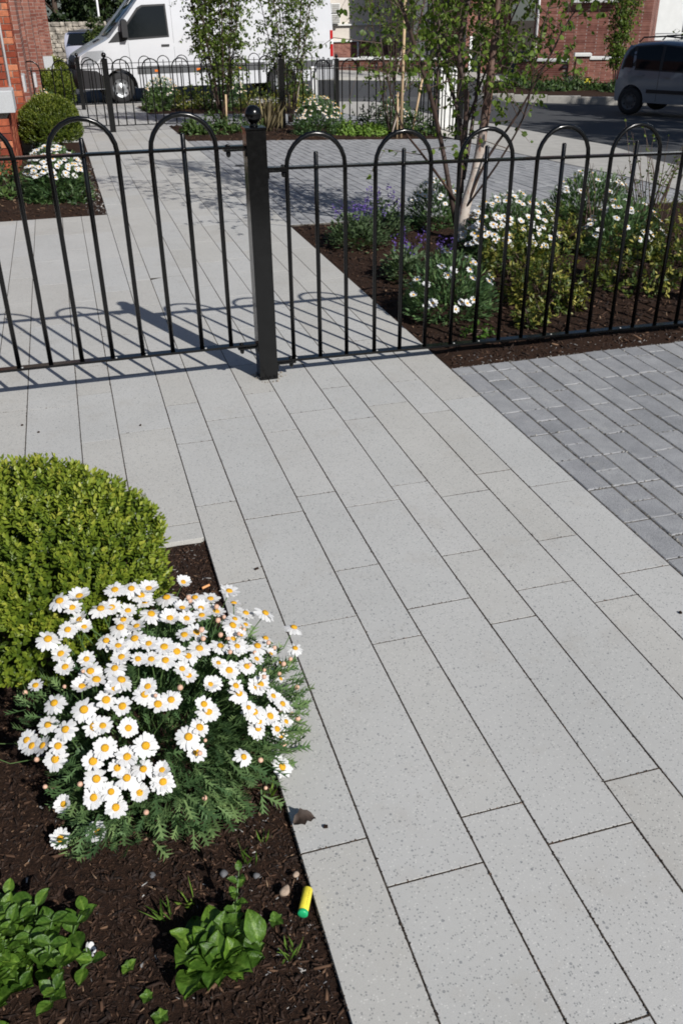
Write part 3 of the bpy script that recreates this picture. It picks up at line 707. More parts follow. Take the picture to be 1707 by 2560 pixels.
lv = LV(); n = 3600; d = sph(n); rr = .93*rng.uniform(.2, 1.0, n)**.5
P = dc+d*rr[:, None]*dax; P[:, 2] = np.maximum(P[:, 2], .012)
keep = (np.linalg.norm(P-bc_, axis=1) > .325) & ~((P[:, 0] < -.22) & (P[:, 2] < .16)); P, d, rr = P[keep], d[keep], rr[keep]; n = len(P)
D = d*1.0+np.array([0, -.1, .30])+rng.normal(0, .38, (n, 3))
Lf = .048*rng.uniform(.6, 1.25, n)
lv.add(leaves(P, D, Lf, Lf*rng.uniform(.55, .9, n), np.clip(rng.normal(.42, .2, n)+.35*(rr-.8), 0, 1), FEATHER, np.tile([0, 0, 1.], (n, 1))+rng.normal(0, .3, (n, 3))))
# low skirt of leaves spilling to the soil in front and over the paving
n = 520; a = rng.uniform(R(235), R(400), n); rr = rng.uniform(.75, 1.12, n)
P = np.column_stack([dc[0]+np.cos(a)*dax[0]*rr*.98, dc[1]+np.sin(a)*dax[1]*rr*.95, rng.uniform(.015, .13, n)])
D = np.column_stack([np.cos(a), np.sin(a), rng.uniform(-.1, .7, n)])+rng.normal(0, .3, (n, 3)); Lf = .055*rng.uniform(.6, 1.2, n)
lv.add(leaves(P, D, Lf, Lf*.75, np.clip(rng.normal(.6, .2, n), 0, 1), FEATHER, np.tile([0, 0, 1.], (n, 1))+rng.normal(0, .3, (n, 3))))
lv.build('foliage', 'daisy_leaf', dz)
stm = MB()
def stem_to(p, nr, r_=.0013):
    p = Vector(p); b = Vector((dc[0]+(p.x-dc[0])*.45+random.gauss(0, .02), dc[1]+(p.y-dc[1])*.45+random.gauss(0, .02), max(.0, p.z*.35-.03)))
    m_ = p-Vector(nr)*.06+Vector((random.gauss(0, .008), random.gauss(0, .008), 0)); m_.z = max(m_.z, .01)
    q = [b, b*.5+m_*.5+Vector((0, 0, .012)), m_, p-Vector(nr)*.005]; stm.tube(q, [r_*1.4, r_*1.2, r_, r_], 5, False)
for i, p in enumerate(FL):
    q = np.array(p); out = (q-dc)/dax; out = out/np.linalg.norm(out)
    nr = Vector(out*.50)+Vector((.08, -.22, .78))+Vector((random.gauss(0, .16), random.gauss(0, .16), random.gauss(0, .08))); nr.normalize()
    flower(dz, p, nr, random.uniform(.80, 1.06), False, random.choice([0, 0, 1, 1, 2, 3, 4, 5])); stem_to(p, nr)
for i in range(34):
    a = random.uniform(-.9, 1.0); e = random.uniform(.12, .95); q = np.array([math.cos(a)*math.cos(e), math.sin(a)*math.cos(e), math.sin(e)])
    p = dc+q*dax*random.uniform(1.03, 1.12); nr = (Vector(q)*.6+Vector((.1, -.15, .7))).normalized()
    flower(dz, tuple(p), nr, random.uniform(.6, .92), False, random.choice([0, 1, 3, 5])); stem_to(p, nr)
for i in range(62):
    a = random.uniform(0, 6.28) if i > 26 else random.uniform(-.7, .9); e = random.uniform(.05, 1.2)
    q = np.array([math.cos(a)*math.cos(e), math.sin(a)*math.cos(e), math.sin(e)]); k = random.uniform(1.02, 1.18)
    p = dc+q*dax*k; p[2] = max(p[2], .06)
    if np.linalg.norm(p-bc_) < .35: continue
    nr = (Vector(q)+Vector((0, 0, .6))).normalized(); stem_to(p, nr, .0010)
    s_ = random.uniform(.75, 1.25); at(link('bud', BUD, dz), dz, tuple(p), nr.to_track_quat('Z', 'Y').to_euler(), (s_,)*3)
stm.build('stems', M['stem'], dz)

def broad_leaf(L, W, wave, curl, seed, serr=0., nu=9, nv=7, pet=.12):
    r_ = np.random.default_rng(seed); V = []; T = []; ph = r_.uniform(0, 6, 3)
    for i in range(nu):
        u = i/(nu-1); w_ = W*(math.sin(math.pi*min(1, max(0, (u-pet)/(1-pet)))**.8)**.75 if u > pet else 0)+.004*(1-u)
        if serr: w_ *= 1+serr*(1 if i % 2 else -1)
        for j in range(nv):
            v = (j/(nv-1)-.5)*2
            x = v*w_*.5; y = L*u*(1-.12*curl*u)
            z = L*curl*.5*math.sin(u*1.9)-L*curl*.62*u*u+.10*W*v*v*1.3+wave*W*abs(v)*math.sin(u*17+ph[0]+v*2)+.03*W*math.sin(u*40+ph[1])*(1-abs(v))-.03*W*(abs(v) < .1)
            V.append((x, y, z)); T.append(min(1, max(0, .32+.5*(abs(v) < .1)+.18*math.sin(u*26-abs(v)*7)**3+r_.normal(0, .05))))
    Fc = [(i*nv+j, i*nv+j+1, (i+1)*nv+j+1, (i+1)*nv+j) for i in range(nu-1) for j in range(nv-1)]
    me = bpy.data.meshes.new('leaf'); me.from_pydata(V, [], Fc); a_ = me.attributes.new('tint', 'FLOAT', 'POINT'); a_.data.foreach_set('value', np.array(T, np.float32))
    me.materials.append(M['weed_leaf']); me.polygons.foreach_set('use_smooth', [True]*len(Fc)); me.update(); return me
BL = [broad_leaf(.115, .064, .05, .50, k, .015, 13, 9) for k in range(4)]
wd = thing('leafy_weed', 'low rosette of broad crinkled green leaves in the bark mulch', 'plant', (.045, 1.06, .0))
for i in range(64):
    a = i*2.399+random.gauss(0, .2); ring = i/64; s_ = random.uniform(.52, .92)*(.6+.5*ring); el = R(66-56*ring+random.gauss(0, 8))
    c0 = Vector((.045+random.gauss(0, .022), 1.065+random.gauss(0, .018), .012+.03*(1-ring)))
    o = link('leaf', BL[i % 4], wd); at(o, wd, c0, (Matrix.Rotation(a, 3, 'Z') @ Matrix.Rotation(el, 3, 'X') @ Matrix.Rotation(random.gauss(0, .25), 3, 'Y')).to_euler(), (s_,)*3)
# small flowering shoot at the back of the rosette
sh = MB(); tp = Vector((.115, 1.17, .13)); sh.tube([(.08, 1.10, 0), (.10, 1.14, .07), tp], [.002, .0015, .001], 5); sh.build('stem', M['stem'], wd)
for i in range(14):
    k = i/14; p = Vector((.08, 1.10, 0)).lerp(tp, k); o = link('leaf', BL[i % 4], wd); at(o, wd, p, (Matrix.Rotation(i*2.4, 3, 'Z') @ Matrix.Rotation(R(35), 3, 'X')).to_euler(), (.36-.16*k,)*3)
PL = [broad_leaf(.058, .036, .012, .30, 20+k, .0, 9, 7, .06) for k in range(3)]
pb = thing('leafy_plant', 'bushy plant with pairs of pointed oval leaves beside the clipped weeds at the bed edge', 'plant', (-.36, 1.17, 0))
pb['label'] = 'bushy plant with upright stems of paired oval leaves in the bark mulch'
sb = MB()
for i in range(70):
    a = random.uniform(0, 6.28); d = min(.13, abs(random.gauss(0, .062))); h_ = random.uniform(.06, .16)*(1-.5*min(1, d/.2))
    b0 = Vector((-.36+d*math.cos(a)*1.2, 1.16+d*math.sin(a)*1.25, 0)); tip = b0+Vector((math.cos(a)*d*.3+random.gauss(0, .012), math.sin(a)*d*.3+random.gauss(0, .012), h_*.8))
    sb.tube([b0, b0.lerp(tip, .5)+Vector((0, 0, .01)), tip], [.002, .0017, .001], 5)
    nn = int(h_/.032)+1
    for k in range(nn):
        p = b0.lerp(tip, (k+1)/nn); s_ = random.uniform(.6, .95)*(1 if k < nn-1 else .75)
        for q in (0, 1):
            o = link('leaf', PL[(i+k) % 3], pb); at(o, pb, p, (Matrix.Rotation(a+k*1.57+q*math.pi, 3, 'Z') @ Matrix.Rotation(R(random.uniform(5, 40)), 3, 'X')).to_euler(), (s_,)*3)
sb.build('stems', M['stem'], pb)
# grass tufts and seedlings
def tuft(label, x, y, n, h_, group='grass tufts in the bark mulch'):
    t = thing('grass_tuft', label, 'grass', (x, y, 0), 0, group)
    a = rng.uniform(0, 6.28, n); P = np.column_stack([x+rng.normal(0, .008, n), y+rng.normal(0, .008, n), np.zeros(n)])
    D = np.column_stack([np.cos(a)*.5, np.sin(a)*.5, np.ones(n)])+rng.normal(0, .2, (n, 3)); L = h_*rng.uniform(.6, 1.2, n)
    v = LV(); v.add(leaves(P, D, L, .0028, rng.uniform(.5, 1, n), DIA)); v.build('blades', 'weed_leaf', t)
for x, y, n, h_ in ((.14, 1.27, 9, .06), (.185, 1.32, 5, .05), (-.03, 1.19, 8, .06), (.01, 1.21, 7, .055), (.19, 1.04, 9, .05), (.265-.03, 1.44, 7, .05)):
    tuft('small tuft of thin grass blades growing from the bark mulch', x, y, n, h_)
SD = [broad_leaf(.016, .011, .03, .3, 40, 0, 5, 5, .05)]
for x, y in ((.17, 1.115), (-.09, 1.03), (-.12, 1.10), (-.07, .985)):
    t = thing('seedling', 'tiny round-leaved green seedling in the bark mulch', 'plant', (x, y, .006), 0, 'seedlings in the bark mulch')
    for k in range(5):
        o = link('leaf', SD[0], t); at(o, t, (x, y, .012), (Matrix.Rotation(k*1.3, 3, 'Z') @ Matrix.Rotation(R(20), 3, 'X')).to_euler(), (random.uniform(.8, 1.4),)*3)
# ------------------------------------------------------------------ small litter
ct = thing('cartridge', 'yellow cylinder with a green end cap lying against the paving edge', 'litter', (.237, 1.14, .012), R(-25))
A_ = Matrix.Rotation(R(-90), 3, 'X')
mb = MB(); mb.lathe([(.0098, -.022), (.0104, -.021), (.0104, .031), (.0098, .032)], n=20, M=A_); mb.build('tube', M['yellow'], ct, local=True)
mb = MB(); mb.lathe([(.004, -.0285), (.0096, -.028), (.0108, -.0265), (.0108, -.0205), (.0104, -.020)], n=20, M=A_); mb.build('end_cap', M['green'], ct, local=True)
mb = MB()
for i in range(9): mb.add([A_ @ Vector((.01046*math.cos(th), .01046*math.sin(th), z)) for z in (-.012+i*.0042, -.0095+i*.0042) for th in (R(-62), R(-57))], [(0,1,3,2)])
mb.build('print', M['plastic'], ct, local=True)
cg = thing('cigarette_end', 'orange cigarette filter lying on the bark near the paving corner', 'litter', (.215, 2.325, .012), R(-65))
mb = MB(); mb.lathe([(.0036, -.014), (.004, -.0135), (.004, .013), (.0036, .0135)], n=10, M=A_); mb.build('filter', M['bud'], cg, local=True)
cg.children[0].data.materials[0] = m_plain('cork_paper', (.72,.34,.14), .7, var=.1, sc=300)
dl = MB(); 
for i in range(7):
    for j in range(4):
        pass
PLF = broad_leaf(.05, .03, .12, .9, 61, .06, 8, 5, .05); PLF.materials[0] = m_plain('dead_leaf_brown', (.045,.03,.022), .7, var=.4, sc=80)
o = tag(link('dead_leaf', PLF), 'curled dark brown dead leaf on the slab by the bed', 'leaf'); o.location = (.262, 1.345, .006); o.rotation_euler = (R(8), R(10), R(-88)); o.scale = (1.15, 1.15, 1.3)
PLW = petals_mesh(5, .5, .016, .013, 0, 77); o = tag(link('fallen_petal', PLW), 'crumpled white fallen petal on the bark', 'petal'); o.location = (-.19, 1.155, .02); o.rotation_euler = (.5, .9, .3)
def pebble(label, x, y, z, s_, mat, group='pebbles at the bed edge'):
    me = bpy.data.meshes.new('pebble'); bm = bmesh.new(); bmesh.ops.create_icosphere(bm, subdivisions=2, radius=1)
    for v in bm.verts: v.co = v.co*(1+.16*math.sin(3*v.co.x+x*90)+.12*math.cos(4*v.co.y+y*70)); v.co.z *= .6
    bm.to_mesh(me); bm.free(); me.materials.append(mat); me.polygons.foreach_set('use_smooth', [True]*len(me.polygons))
    o = tag(link('pebble', me), label, 'pebble', group); o.location = (x, y, z); o.scale = (s_*1.2, s_, s_); o.rotation_euler = (0, 0, x*50)
PBT = m_plain('tan_stone', (.36,.27,.20), .8, var=.25, sc=120); PBG = m_plain('grey_stone', (.11,.11,.115), .8, var=.25, sc=120)
pebble('tan pebble lying on the bark beside the yellow cylinder', .205, 1.18, .012, .011, PBT); pebble('small tan pebble touching the shade of the yellow cylinder', .236, 1.212, .010, .0065, PBT)
for x, y, s_ in ((.09, 1.26, .009), (-.055, 1.30, .007), (.155, 1.235, .007)): pebble('small grey stone half sunk in the bark mulch', x, y, .008, s_, PBG, 'grey stones in the mulch')
for i, (x, y) in enumerate(((.39, 2.39), (-.3, 3.72), (-.37, 3.82), (.13, 3.66), (1.56, 1.78), (.33, 1.32))):
    mb = MB(); mb.box((x, y, .004), (.014 if i == 0 else .009, .006, .005), rz=x*9); tag(mb.build('grit_crumb', M['mulch']), 'dark crumb of bark lying on the pale paving', 'crumb', 'bark crumbs on the paving')

# ------------------------------------------------------------------ right hand bed
hr = lambda x, y: BED['right'][4](x, y)
RD = [('daisy plant with scattered white flowers nearest the inside of the iron fence', (2.02, 4.72), (.27, .24, .33), 900, .05, 30, .25),
      ('rounded daisy plant thick with white flowers beside the birch trunk', (3.02, 6.0), (.36, .30, .40), 1200, .055, 170, .2),
      ('small daisy plant with white flowers behind the birch trunk', (2.83, 7.02), (.25, .20, .36), 700, .055, 40, .55),
      ('dark daisy bush with few white flowers beside the paved drive', (4.18, 6.90), (.40, .30, .36), 1300, .055, 26, .6),
      ('daisy plant with white flowers rising behind the variegated shrubs', (3.78, 5.72), (.30, .26, .36), 900, .055, 46, .35)]
for lab, (x, y), ax, nl, lf, nf, cap in RD: daisy_mound(lab, (x, y, hr(x, y)), ax, nl, lf, nf, cap, fs=1.12)
def shrub(name, label, c, ax, n_leaf, leaf, mat, up=.4, whorl=5, shape=DIA, asp=.45, n_stem=14, tint=(.5, .22), group=None, kindpart='foliage'):
    t = thing(name, label, 'shrub', tuple(c), 0, group); st = MB(); lv = LV()
    ns = max(6, n_leaf//whorl); d = sph(ns); d[:, 2] = np.abs(d[:, 2]); rr = rng.uniform(.35, 1.05, ns)**.6
    S = np.array(c)+d*rr[:, None]*np.array(ax); axd = d+np.array([0, 0, up])+rng.normal(0, .25, (ns, 3)); axd /= np.linalg.norm(axd, axis=1, keepdims=True)
    tt = rng.normal(tint[0], tint[1], ns)+.25*(rr-.75)
    for j in range(whorl):
        sd = np.cross(axd, rng.normal(size=(ns, 3))); sd /= np.linalg.norm(sd, axis=1, keepdims=True); L = leaf*rng.uniform(.7, 1.2, ns)
        lv.add(leaves(S-axd*(leaf*.3*j)[:, None] if hasattr(leaf, '__len__') else S-axd*(leaf*.25*j), axd*.7+sd, L, L*asp, np.clip(tt+rng.normal(0, .1, ns), 0, 1), shape, axd))
    for k in range(n_stem):
        q = S[rng.integers(ns)]; b = Vector((c[0]+random.gauss(0, .03), c[1]+random.gauss(0, .03), c[2]-.02)); st.tube([b, b.lerp(Vector(q), .5)+Vector((0, 0, .02)), Vector(q)], [.005, .0035, .0015], 4, False)
    st.build('stems', M['twig'], t); lv.build(kindpart, mat, t); return t
for i, (lab, x, y, ax) in enumerate([('variegated yellow green shrub close behind the fence bars beside the mulch gap', 2.62, 4.72, (.27, .26, .36)),
    ('variegated yellow green shrub in front of the flower covered daisy plant', 2.80, 5.45, (.28, .25, .33)),
    ('variegated shrub spreading between the two daisy plants deep in the bed', 3.32, 5.95, (.30, .28, .34)),
    ('variegated yellow green shrub beneath the daisy at the far right of the fence', 3.35, 4.85, (.36, .30, .42)),
    ('tall variegated shrub below the bare twigs at the bed end', 4.05, 5.35, (.34, .30, .48)),
    ('small low variegated shrub leaning on the bottom rail of the fence', 2.36, 4.36, (.12, .12, .16))]):
    shrub('variegated_shrub', lab, (x, y, hr(x, y)), ax, 1500 if i < 5 else 260, .036, 'euonymus', .5, 5, tint=(.42, .26))
def spikes(label, x, y, rx, ry, h_, n, nf):
    z = hr(x, y); t = thing('purple_plant', label, 'plant', (x, y, z)); lv = LV(); d = sph(n); d[:, 2] = abs(d[:, 2])
    P = np.array([x, y, z])+d*rng.uniform(.5, 1, (n, 1))*np.array([rx, ry, h_]); D = d+np.array([0, 0, .5])+rng.normal(0, .4, (n, 3)); L = .036*rng.uniform(.6, 1.2, n)
    lv.add(leaves(P, D, L, L*.7, rng.beta(2, 2, n), OVAL, np.tile([0, 0, 1.], (n, 1)))); lv.build('foliage', 'grey_leaf', t)
    pv = LV()
    for i in range(nf):
        a = rng.uniform(0, 6.28); r0 = rng.uniform(.2, .95); b = np.array([x+rx*r0*math.cos(a), y+ry*r0*math.sin(a), z+h_*rng.uniform(.75, 1.0)]); m_ = 16; hh = rng.uniform(0, .10, m_)
        Q = b+np.column_stack([rng.normal(0, .009, m_), rng.normal(0, .009, m_), hh]); L = rng.uniform(.012, .02, m_)
        pv.add(leaves(Q, rng.normal(0, 1, (m_, 3))+np.array([0, 0, .6]), L, L*.7, rng.uniform(0, 1, m_)))
    pv.build('flowers', 'purple', t, 'stuff')
spikes('grey green plant with purple flower spikes at the bed corner by the drive', 2.02, 6.55, .24, .30, .22, 1100, 16)
spikes('taller grey green plant with purple flowers beside the pale path edge', 2.30, 6.75, .20, .22, .28, 700, 11)
spikes('grey green plant with a few purple flowers in front of the birch', 2.06, 5.52, .18, .26, .22, 700, 8)
spikes('small fading purple flowered plant in open mulch left of the birch', 2.42, 5.75, .13, .12, .12, 200, 5)
def twiggy(label, x, y, h_, spread, n, leafn, mat='birch_leaf', hz=None, name='twiggy_shrub', leafs=.03):
    z = hz if hz is not None else hr(x, y); t = thing(name, label, 'shrub', (x, y, z)); st = MB(); P = []; D = []
    for i in range(n):
        a = random.uniform(0, 6.28); b = Vector((x+random.gauss(0, .05), y+random.gauss(0, .05), z-.02)); tip = b+Vector((math.cos(a)*spread*random.uniform(.3, 1), math.sin(a)*spread*random.uniform(.3, 1), h_*random.uniform(.6, 1)))
        md = b.lerp(tip, .5)+Vector((random.gauss(0, .03), random.gauss(0, .03), .05)); st.tube([b, md, tip], [.005, .0035, .0012], 5, False)
        for k in range(leafn):
            f = random.uniform(.25, 1); q = (b.lerp(md, f*2) if f < .5 else md.lerp(tip, f*2-1)); P.append(tuple(q)); D.append((random.gauss(0, 1), random.gauss(0, 1), random.uniform(0, 1.2)))
    st.build('stems', M['twig'], t); v = LV(); L = leafs*rng.uniform(.6, 1.2, len(P)); v.add(leaves(P, D, L, L*.6, rng.beta(2, 2, len(P)))); v.build('foliage', mat, t)
twiggy('bare twiggy shrub with few leaves at the end of the bed by the drive', 4.28, 6.15, .85, .36, 26, 9)
twiggy('thin bare twigs with sparse leaves between the daisy bush and the fence', 3.98, 6.45, .62, .22, 8, 6)
shrub('small_shrub', 'low dark green seedling shrub by the fence rail in mulch', (2.02, 4.30, hr(2.02, 4.3)), (.10, .08, .10), 120, .03, 'weed_leaf', .4, 4)
# small drain cover at the bed edge
mb = MB(); mb.box((2.55, 7.46, g(2.55, 7.46)+.004), (.30, .10, .014), ch=.004); tag(mb.build('drain_cover', M['trim']), 'dark drain cover at the edge of the drive behind the purple plants', 'drain')

# ------------------------------------------------------------------ left bed beyond the fence
hl = lambda x, y: BED['left'][4](x, y)
daisy_mound('white topped daisy plant in the left bed before the round box shrub', (-.14, 9.25, hl(-.14, 9.25)), (.30, .32, .46), 1400, .07, 150, .5, fs=1.2)
shrub('low_shrub', 'low dark green shrub at the foot of the left bed daisy', (.0, 9.05, hl(0, 9.05)), (.20, .20, .24), 500, .045, 'dark_leaf', .4, 4)
shrub('low_shrub', 'brownish green low shrub against the brick corner in the left bed', (-.66, 9.7, hl(-.66, 9.7)), (.24, .40, .42), 900, .05, 'dark_leaf', .4, 4, tint=(.7, .2))
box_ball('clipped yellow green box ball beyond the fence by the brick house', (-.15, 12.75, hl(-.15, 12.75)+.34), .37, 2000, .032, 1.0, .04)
daisy_mound('daisy plant with white flowers against the brick wall behind the box ball', (-.47, 13.75, hl(-.4, 13.7)), (.20, .40, .52), 500, .08, 50, .3, joined=True)
h2 = lambda x, y: BED['left2'][4](x, y)
daisy_mound('white flowered daisy plant inside the second fence near the wall', (-.22, 16.7, h2(-.22, 16.7)), (.30, .40, .55), 700, .09, 90, .3, joined=True)
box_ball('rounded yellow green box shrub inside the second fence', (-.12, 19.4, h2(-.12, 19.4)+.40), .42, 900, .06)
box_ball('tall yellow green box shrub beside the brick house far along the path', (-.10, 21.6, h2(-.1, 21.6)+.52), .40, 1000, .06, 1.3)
daisy_mound('daisy plant with white flowers past the tall box shrub', (-.20, 24.2, g(0, 24)), (.4, .4, .9), 500, .1, 70, .5, joined=True)
# ------------------------------------------------------------------ far beds
hf = lambda x, y: BED['far'][4](x, y); ht = lambda x, y: BED['third'][4](x, y)
daisy_mound('white topped daisy plant in the bed under the second fence', (3.85, 14.55, hf(3.85, 14.55)), (.42, .30, .52), 900, .08, 110, .45, joined=True)
daisy_mound('pale daisy plant half hidden behind dark shrubs by the far footpath', (5.25, 15.0, hf(5.25, 15)), (.32, .3, .5), 500, .08, 30, .4, joined=True)
daisy_mound('white flowered daisy plant in front of the van wheel', (2.15, 21.3, ht(2.15, 21.3)), (.42, .3, .62), 700, .09, 90, .4, joined=True)
daisy_mound('white flowered daisy plant in the middle of the bed before the van', (3.75, 21.6, ht(3.75, 21.6)), (.36, .3, .58), 500, .09, 40, .45, joined=True)
daisy_mound('small daisy plant beside the white bollard behind the van', (5.35, 21.7, ht(5.35, 21.7)), (.34, .3, .45), 500, .09, 36, .4, joined=True)
for lab, x, y, ax, mat, tn in [('low green shrub in front of the nearer pair of birches', 2.25, 14.6, (.26, .22, .36), 'dark_leaf', .75), ('small leafy shrub at the left end of the far bed', 1.92, 14.75, (.22, .2, .24), 'dark_leaf', .85),
    ('spreading green shrub left of the dry grass clump', 2.75, 14.9, (.32, .26, .30), 'dark_leaf', .7), ('dark green shrub behind the timber tree stakes', 4.85, 14.9, (.42, .34, .52), 'dark_leaf', .4),
    ('dark shrub beside the timber stakes in the far bed', 5.45, 14.4, (.32, .3, .42), 'dark_leaf', .7), ('low bright green leafy clump at the front of the far bed', 4.62, 14.2, (.26, .16, .20), 'weed_leaf', .75), ('low strap leaved clump next to the white daisy', 4.28, 14.35, (.2, .14, .22), 'weed_leaf', .9)]:
    shrub('low_shrub', lab, (x, y, hf(x, y)), ax, 700, .06, mat, .4, 4, tint=(tn, .2))
for i, (lab, x, y, ax, mat, tn) in enumerate([('leafy shrub at the left end of the bed before the van', 1.95, 20.6, (.3, .3, .42), 'dark_leaf', .8), ('yellowish shrub below the first birch before the van', 2.75, 20.9, (.45, .35, .50), 'euonymus', .4),
    ('dark shrub beneath the birches before the van', 3.3, 20.7, (.4, .3, .45), 'dark_leaf', .6), ('broad yellow green shrub in the bed before the van', 4.15, 20.4, (.6, .35, .55), 'euonymus', .45), ('yellow green shrub at the right end of the bed before the van', 5.0, 20.7, (.45, .35, .58), 'euonymus', .5)]):
    shrub('low_shrub', lab, (x, y, ht(x, y)), ax, 900, .07, mat, .4, 4, tint=(tn, .2))
def dry_clump(label, x, y, z, h_, n):
    t = thing('dry_grass_clump', label, 'grass', (x, y, z)); a = rng.uniform(0, 6.28, n); P = np.column_stack([x+rng.normal(0, .08, n), y+rng.normal(0, .06, n), np.full(n, z)])
    D = np.column_stack([np.cos(a)*.35, np.sin(a)*.35, np.ones(n)])+rng.normal(0, .12, (n, 3)); v = LV(); v.add(leaves(P, D, h_*rng.uniform(.5, 1.1, n), .005, rng.uniform(0, 1, n))); v.build('blades', 'dry', t)
dry_clump('straw coloured dry grass clump in the far bed by the second post', 3.15, 15.05, hf(3.15, 15.05), .55, 80)
# ------------------------------------------------------------------ trees
def smooth_line(pts, k=3):
    pts = [Vector(p) for p in pts]; out = []
    for i in range(len(pts)-1):
        p0, p1, p2, p3 = pts[max(i-1, 0)], pts[i], pts[i+1], pts[min(i+2, len(pts)-1)]
        for j in range(k):
            t = j/k; out.append(.5*((2*p1)+(p2-p0)*t+(2*p0-5*p1+4*p2-p3)*t*t+(-p0+3*p1-3*p2+p3)*t**3))
    return out+[pts[-1]]
def birch(name, label, base, stems, leaf, twigs, tl, droop, z_from, mats=('birch', 'birch_stem'), leaf_mat='birch_leaf', per=9, group=None, dens=None, asp=.72, zmax=9):
    t = thing(name, label, 'tree', tuple(base), 0, group); tw = MB(); P = []; D = []; TT = []
    for i, (pts, r0, r1, white) in enumerate(stems):
        L = smooth_line(pts); n = len(L); mb = MB(); mb.tube(L, [r0+(r1-r0)*k/(n-1) for k in range(n)], 8 if r0 > .012 else 6)
        mb.build('trunk' if white else 'stem', M[mats[0] if white else mats[1]], t)
        ln = sum((L[k+1]-L[k]).length for k in range(n-1)); nt = int(twigs*ln)
        for k in range(nt):
            f = random.random(); idx = min(n-2, int(f*(n-1))); p = L[idx].lerp(L[idx+1], random.random())
            if p.z < z_from or p.z > zmax: continue
            if dens and random.random() > dens(p): continue
            a = random.uniform(0, 6.28); l = tl*random.uniform(.5, 1.2); q = p+Vector((math.cos(a)*l, math.sin(a)*l, l*random.uniform(.1, .8))); e = q+Vector((math.cos(a)*l*.5, math.sin(a)*l*.5, -l*droop*random.uniform(.2, 1)))
            tw.tube([p, q, e], [.0032, .0022, .001], 4, False)
            for m_ in range(per):
                h_ = random.uniform(.2, 1); s0 = p.lerp(q, h_*2) if h_ < .5 else q.lerp(e, h_*2-1)
                P.append((s0.x+random.gauss(0, .015), s0.y+random.gauss(0, .015), s0.z)); D.append((random.gauss(0, .6), random.gauss(0, .6), -.55+random.gauss(0, .5))); TT.append(min(1, max(0, random.gauss(.5, .22))))
    tw.build('twigs', M['twig'], t)
    v = LV(); L = leaf*rng.uniform(.6, 1.15, len(P)); v.add(leaves(P, D, L, L*asp, np.array(TT), OVAL if leaf < .05 else DIA)); v.build('crown', leaf_mat, t); return t
def ext(pts, dx, dy, dz, n=3):
    p = list(pts); l = Vector(p[-1])
    for i in range(1, n+1): p.append(tuple(l+Vector((dx, dy, dz))*i/n+Vector((random.gauss(0, .05), random.gauss(0, .05), 0))))
    return p
HS = [(ext([(2.81,6.43,-.03),(2.83,6.42,.24),(2.89,6.4,.49),(2.93,6.4,.78),(2.96,6.4,1.13),(3.0,6.45,1.45),(3.03,6.5,1.81)], .15, .1, 2.3), .047, .011, True),
      (ext([(2.80,6.45,-.03),(2.81,6.5,.38),(2.85,6.55,.71),(2.85,6.55,1.01),(2.79,6.6,1.29),(2.85,6.6,1.61),(2.91,6.7,1.87)], -.1, .2, 2.0), .028, .008, False),
      (ext([(2.8,6.5,.10),(2.72,6.5,.42),(2.67,6.55,.69),(2.56,6.5,.99),(2.43,6.45,1.27),(2.29,6.4,1.56),(2.21,6.4,1.76)], -.35, .0, 1.5), .021, .006, False),
      ([(2.84,6.5,.22),(2.57,6.4,.52),(2.39,6.3,.70),(2.24,6.2,.85),(2.10,6.1,1.12),(2.02,6.05,1.4)], .011, .003, False),
      ([(2.83,6.4,.26),(2.94,6.3,.62),(3.10,6.2,.91),(3.25,6.1,1.27),(3.35,6.05,1.5),(3.52,6.0,1.72),(3.7,5.95,2.1)], .012, .003, False),
      ([(2.82,6.4,.24),(2.96,6.2,.57),(3.09,6.1,.89),(3.09,6.0,1.17),(3.13,6.0,1.45),(3.2,5.95,1.8)], .009, .003, False),
      (ext([(2.83,6.5,.34),(2.89,6.7,.75),(2.85,6.9,1.1),(2.8,7.0,1.44),(2.79,7.1,1.72)], -.1, .3, 1.6), .018, .005, False),
      (ext([(2.84,6.5,.44),(2.98,6.7,.84),(3.05,6.8,1.19),(3.06,6.9,1.61)], .2, .25, 1.8), .016, .005, False),
      ([(2.60,6.52,.88),(2.62,6.55,1.2),(2.6,6.6,1.5),(2.55,6.65,1.9),(2.5,6.7,2.5)], .010, .003, False),
      ([(2.86,6.55,.8),(2.96,6.5,1.15),(3.12,6.45,1.5),(3.25,6.4,1.9),(3.35,6.4,2.5)], .010, .003, False)]
birch('birch_tree', 'multi stemmed birch with white peeling trunk growing inside the right bed', (2.81, 6.43, 0), HS, .045, 36, .27, .9, .55, per=10,
      dens=lambda p: .05 if p.z < .85 else (.30 if p.z < 1.12 else (.6 if p.z < 1.6 else 1.0)))
def col_stems(x, y, z, n, h_, spread, r0=.02, white=1):
    S = []
    for i in range(n):
        a = 6.28*i/n+random.gauss(0, .3); s_ = spread*random.uniform(.6, 1.1)
        S.append(([(x+random.gauss(0, .02), y+random.gauss(0, .02), z-.03), (x+math.cos(a)*s_*.35, y+math.sin(a)*s_*.35, z+h_*.25), (x+math.cos(a)*s_*.7, y+math.sin(a)*s_*.7, z+h_*.6), (x+math.cos(a)*s_, y+math.sin(a)*s_, z+h_*random.uniform(.85, 1))], r0, .005, i < white))
    return S
birch('birch_tree', 'bushy young birch in front of the van cab side', (2.55, 16.5, g(2.5, 16.5)), col_stems(2.62, 16.2, g(2.5, 16.2), 15, 3.1, .74, .012), .052, 34, .20, .9, .42, per=13, dens=lambda p: min(1, .25+.9*(p.z-.3)))
birch('birch_tree', 'slimmer young birch in front of the rear of the van', (4.35, 17.3, g(4.35, 17.3)), col_stems(4.02, 17.1, g(4.1, 17.1), 10, 3.0, .60, .011), .052, 30, .20, .9, .3, per=11, dens=lambda p: min(1, .3+.8*(p.z-.2)))
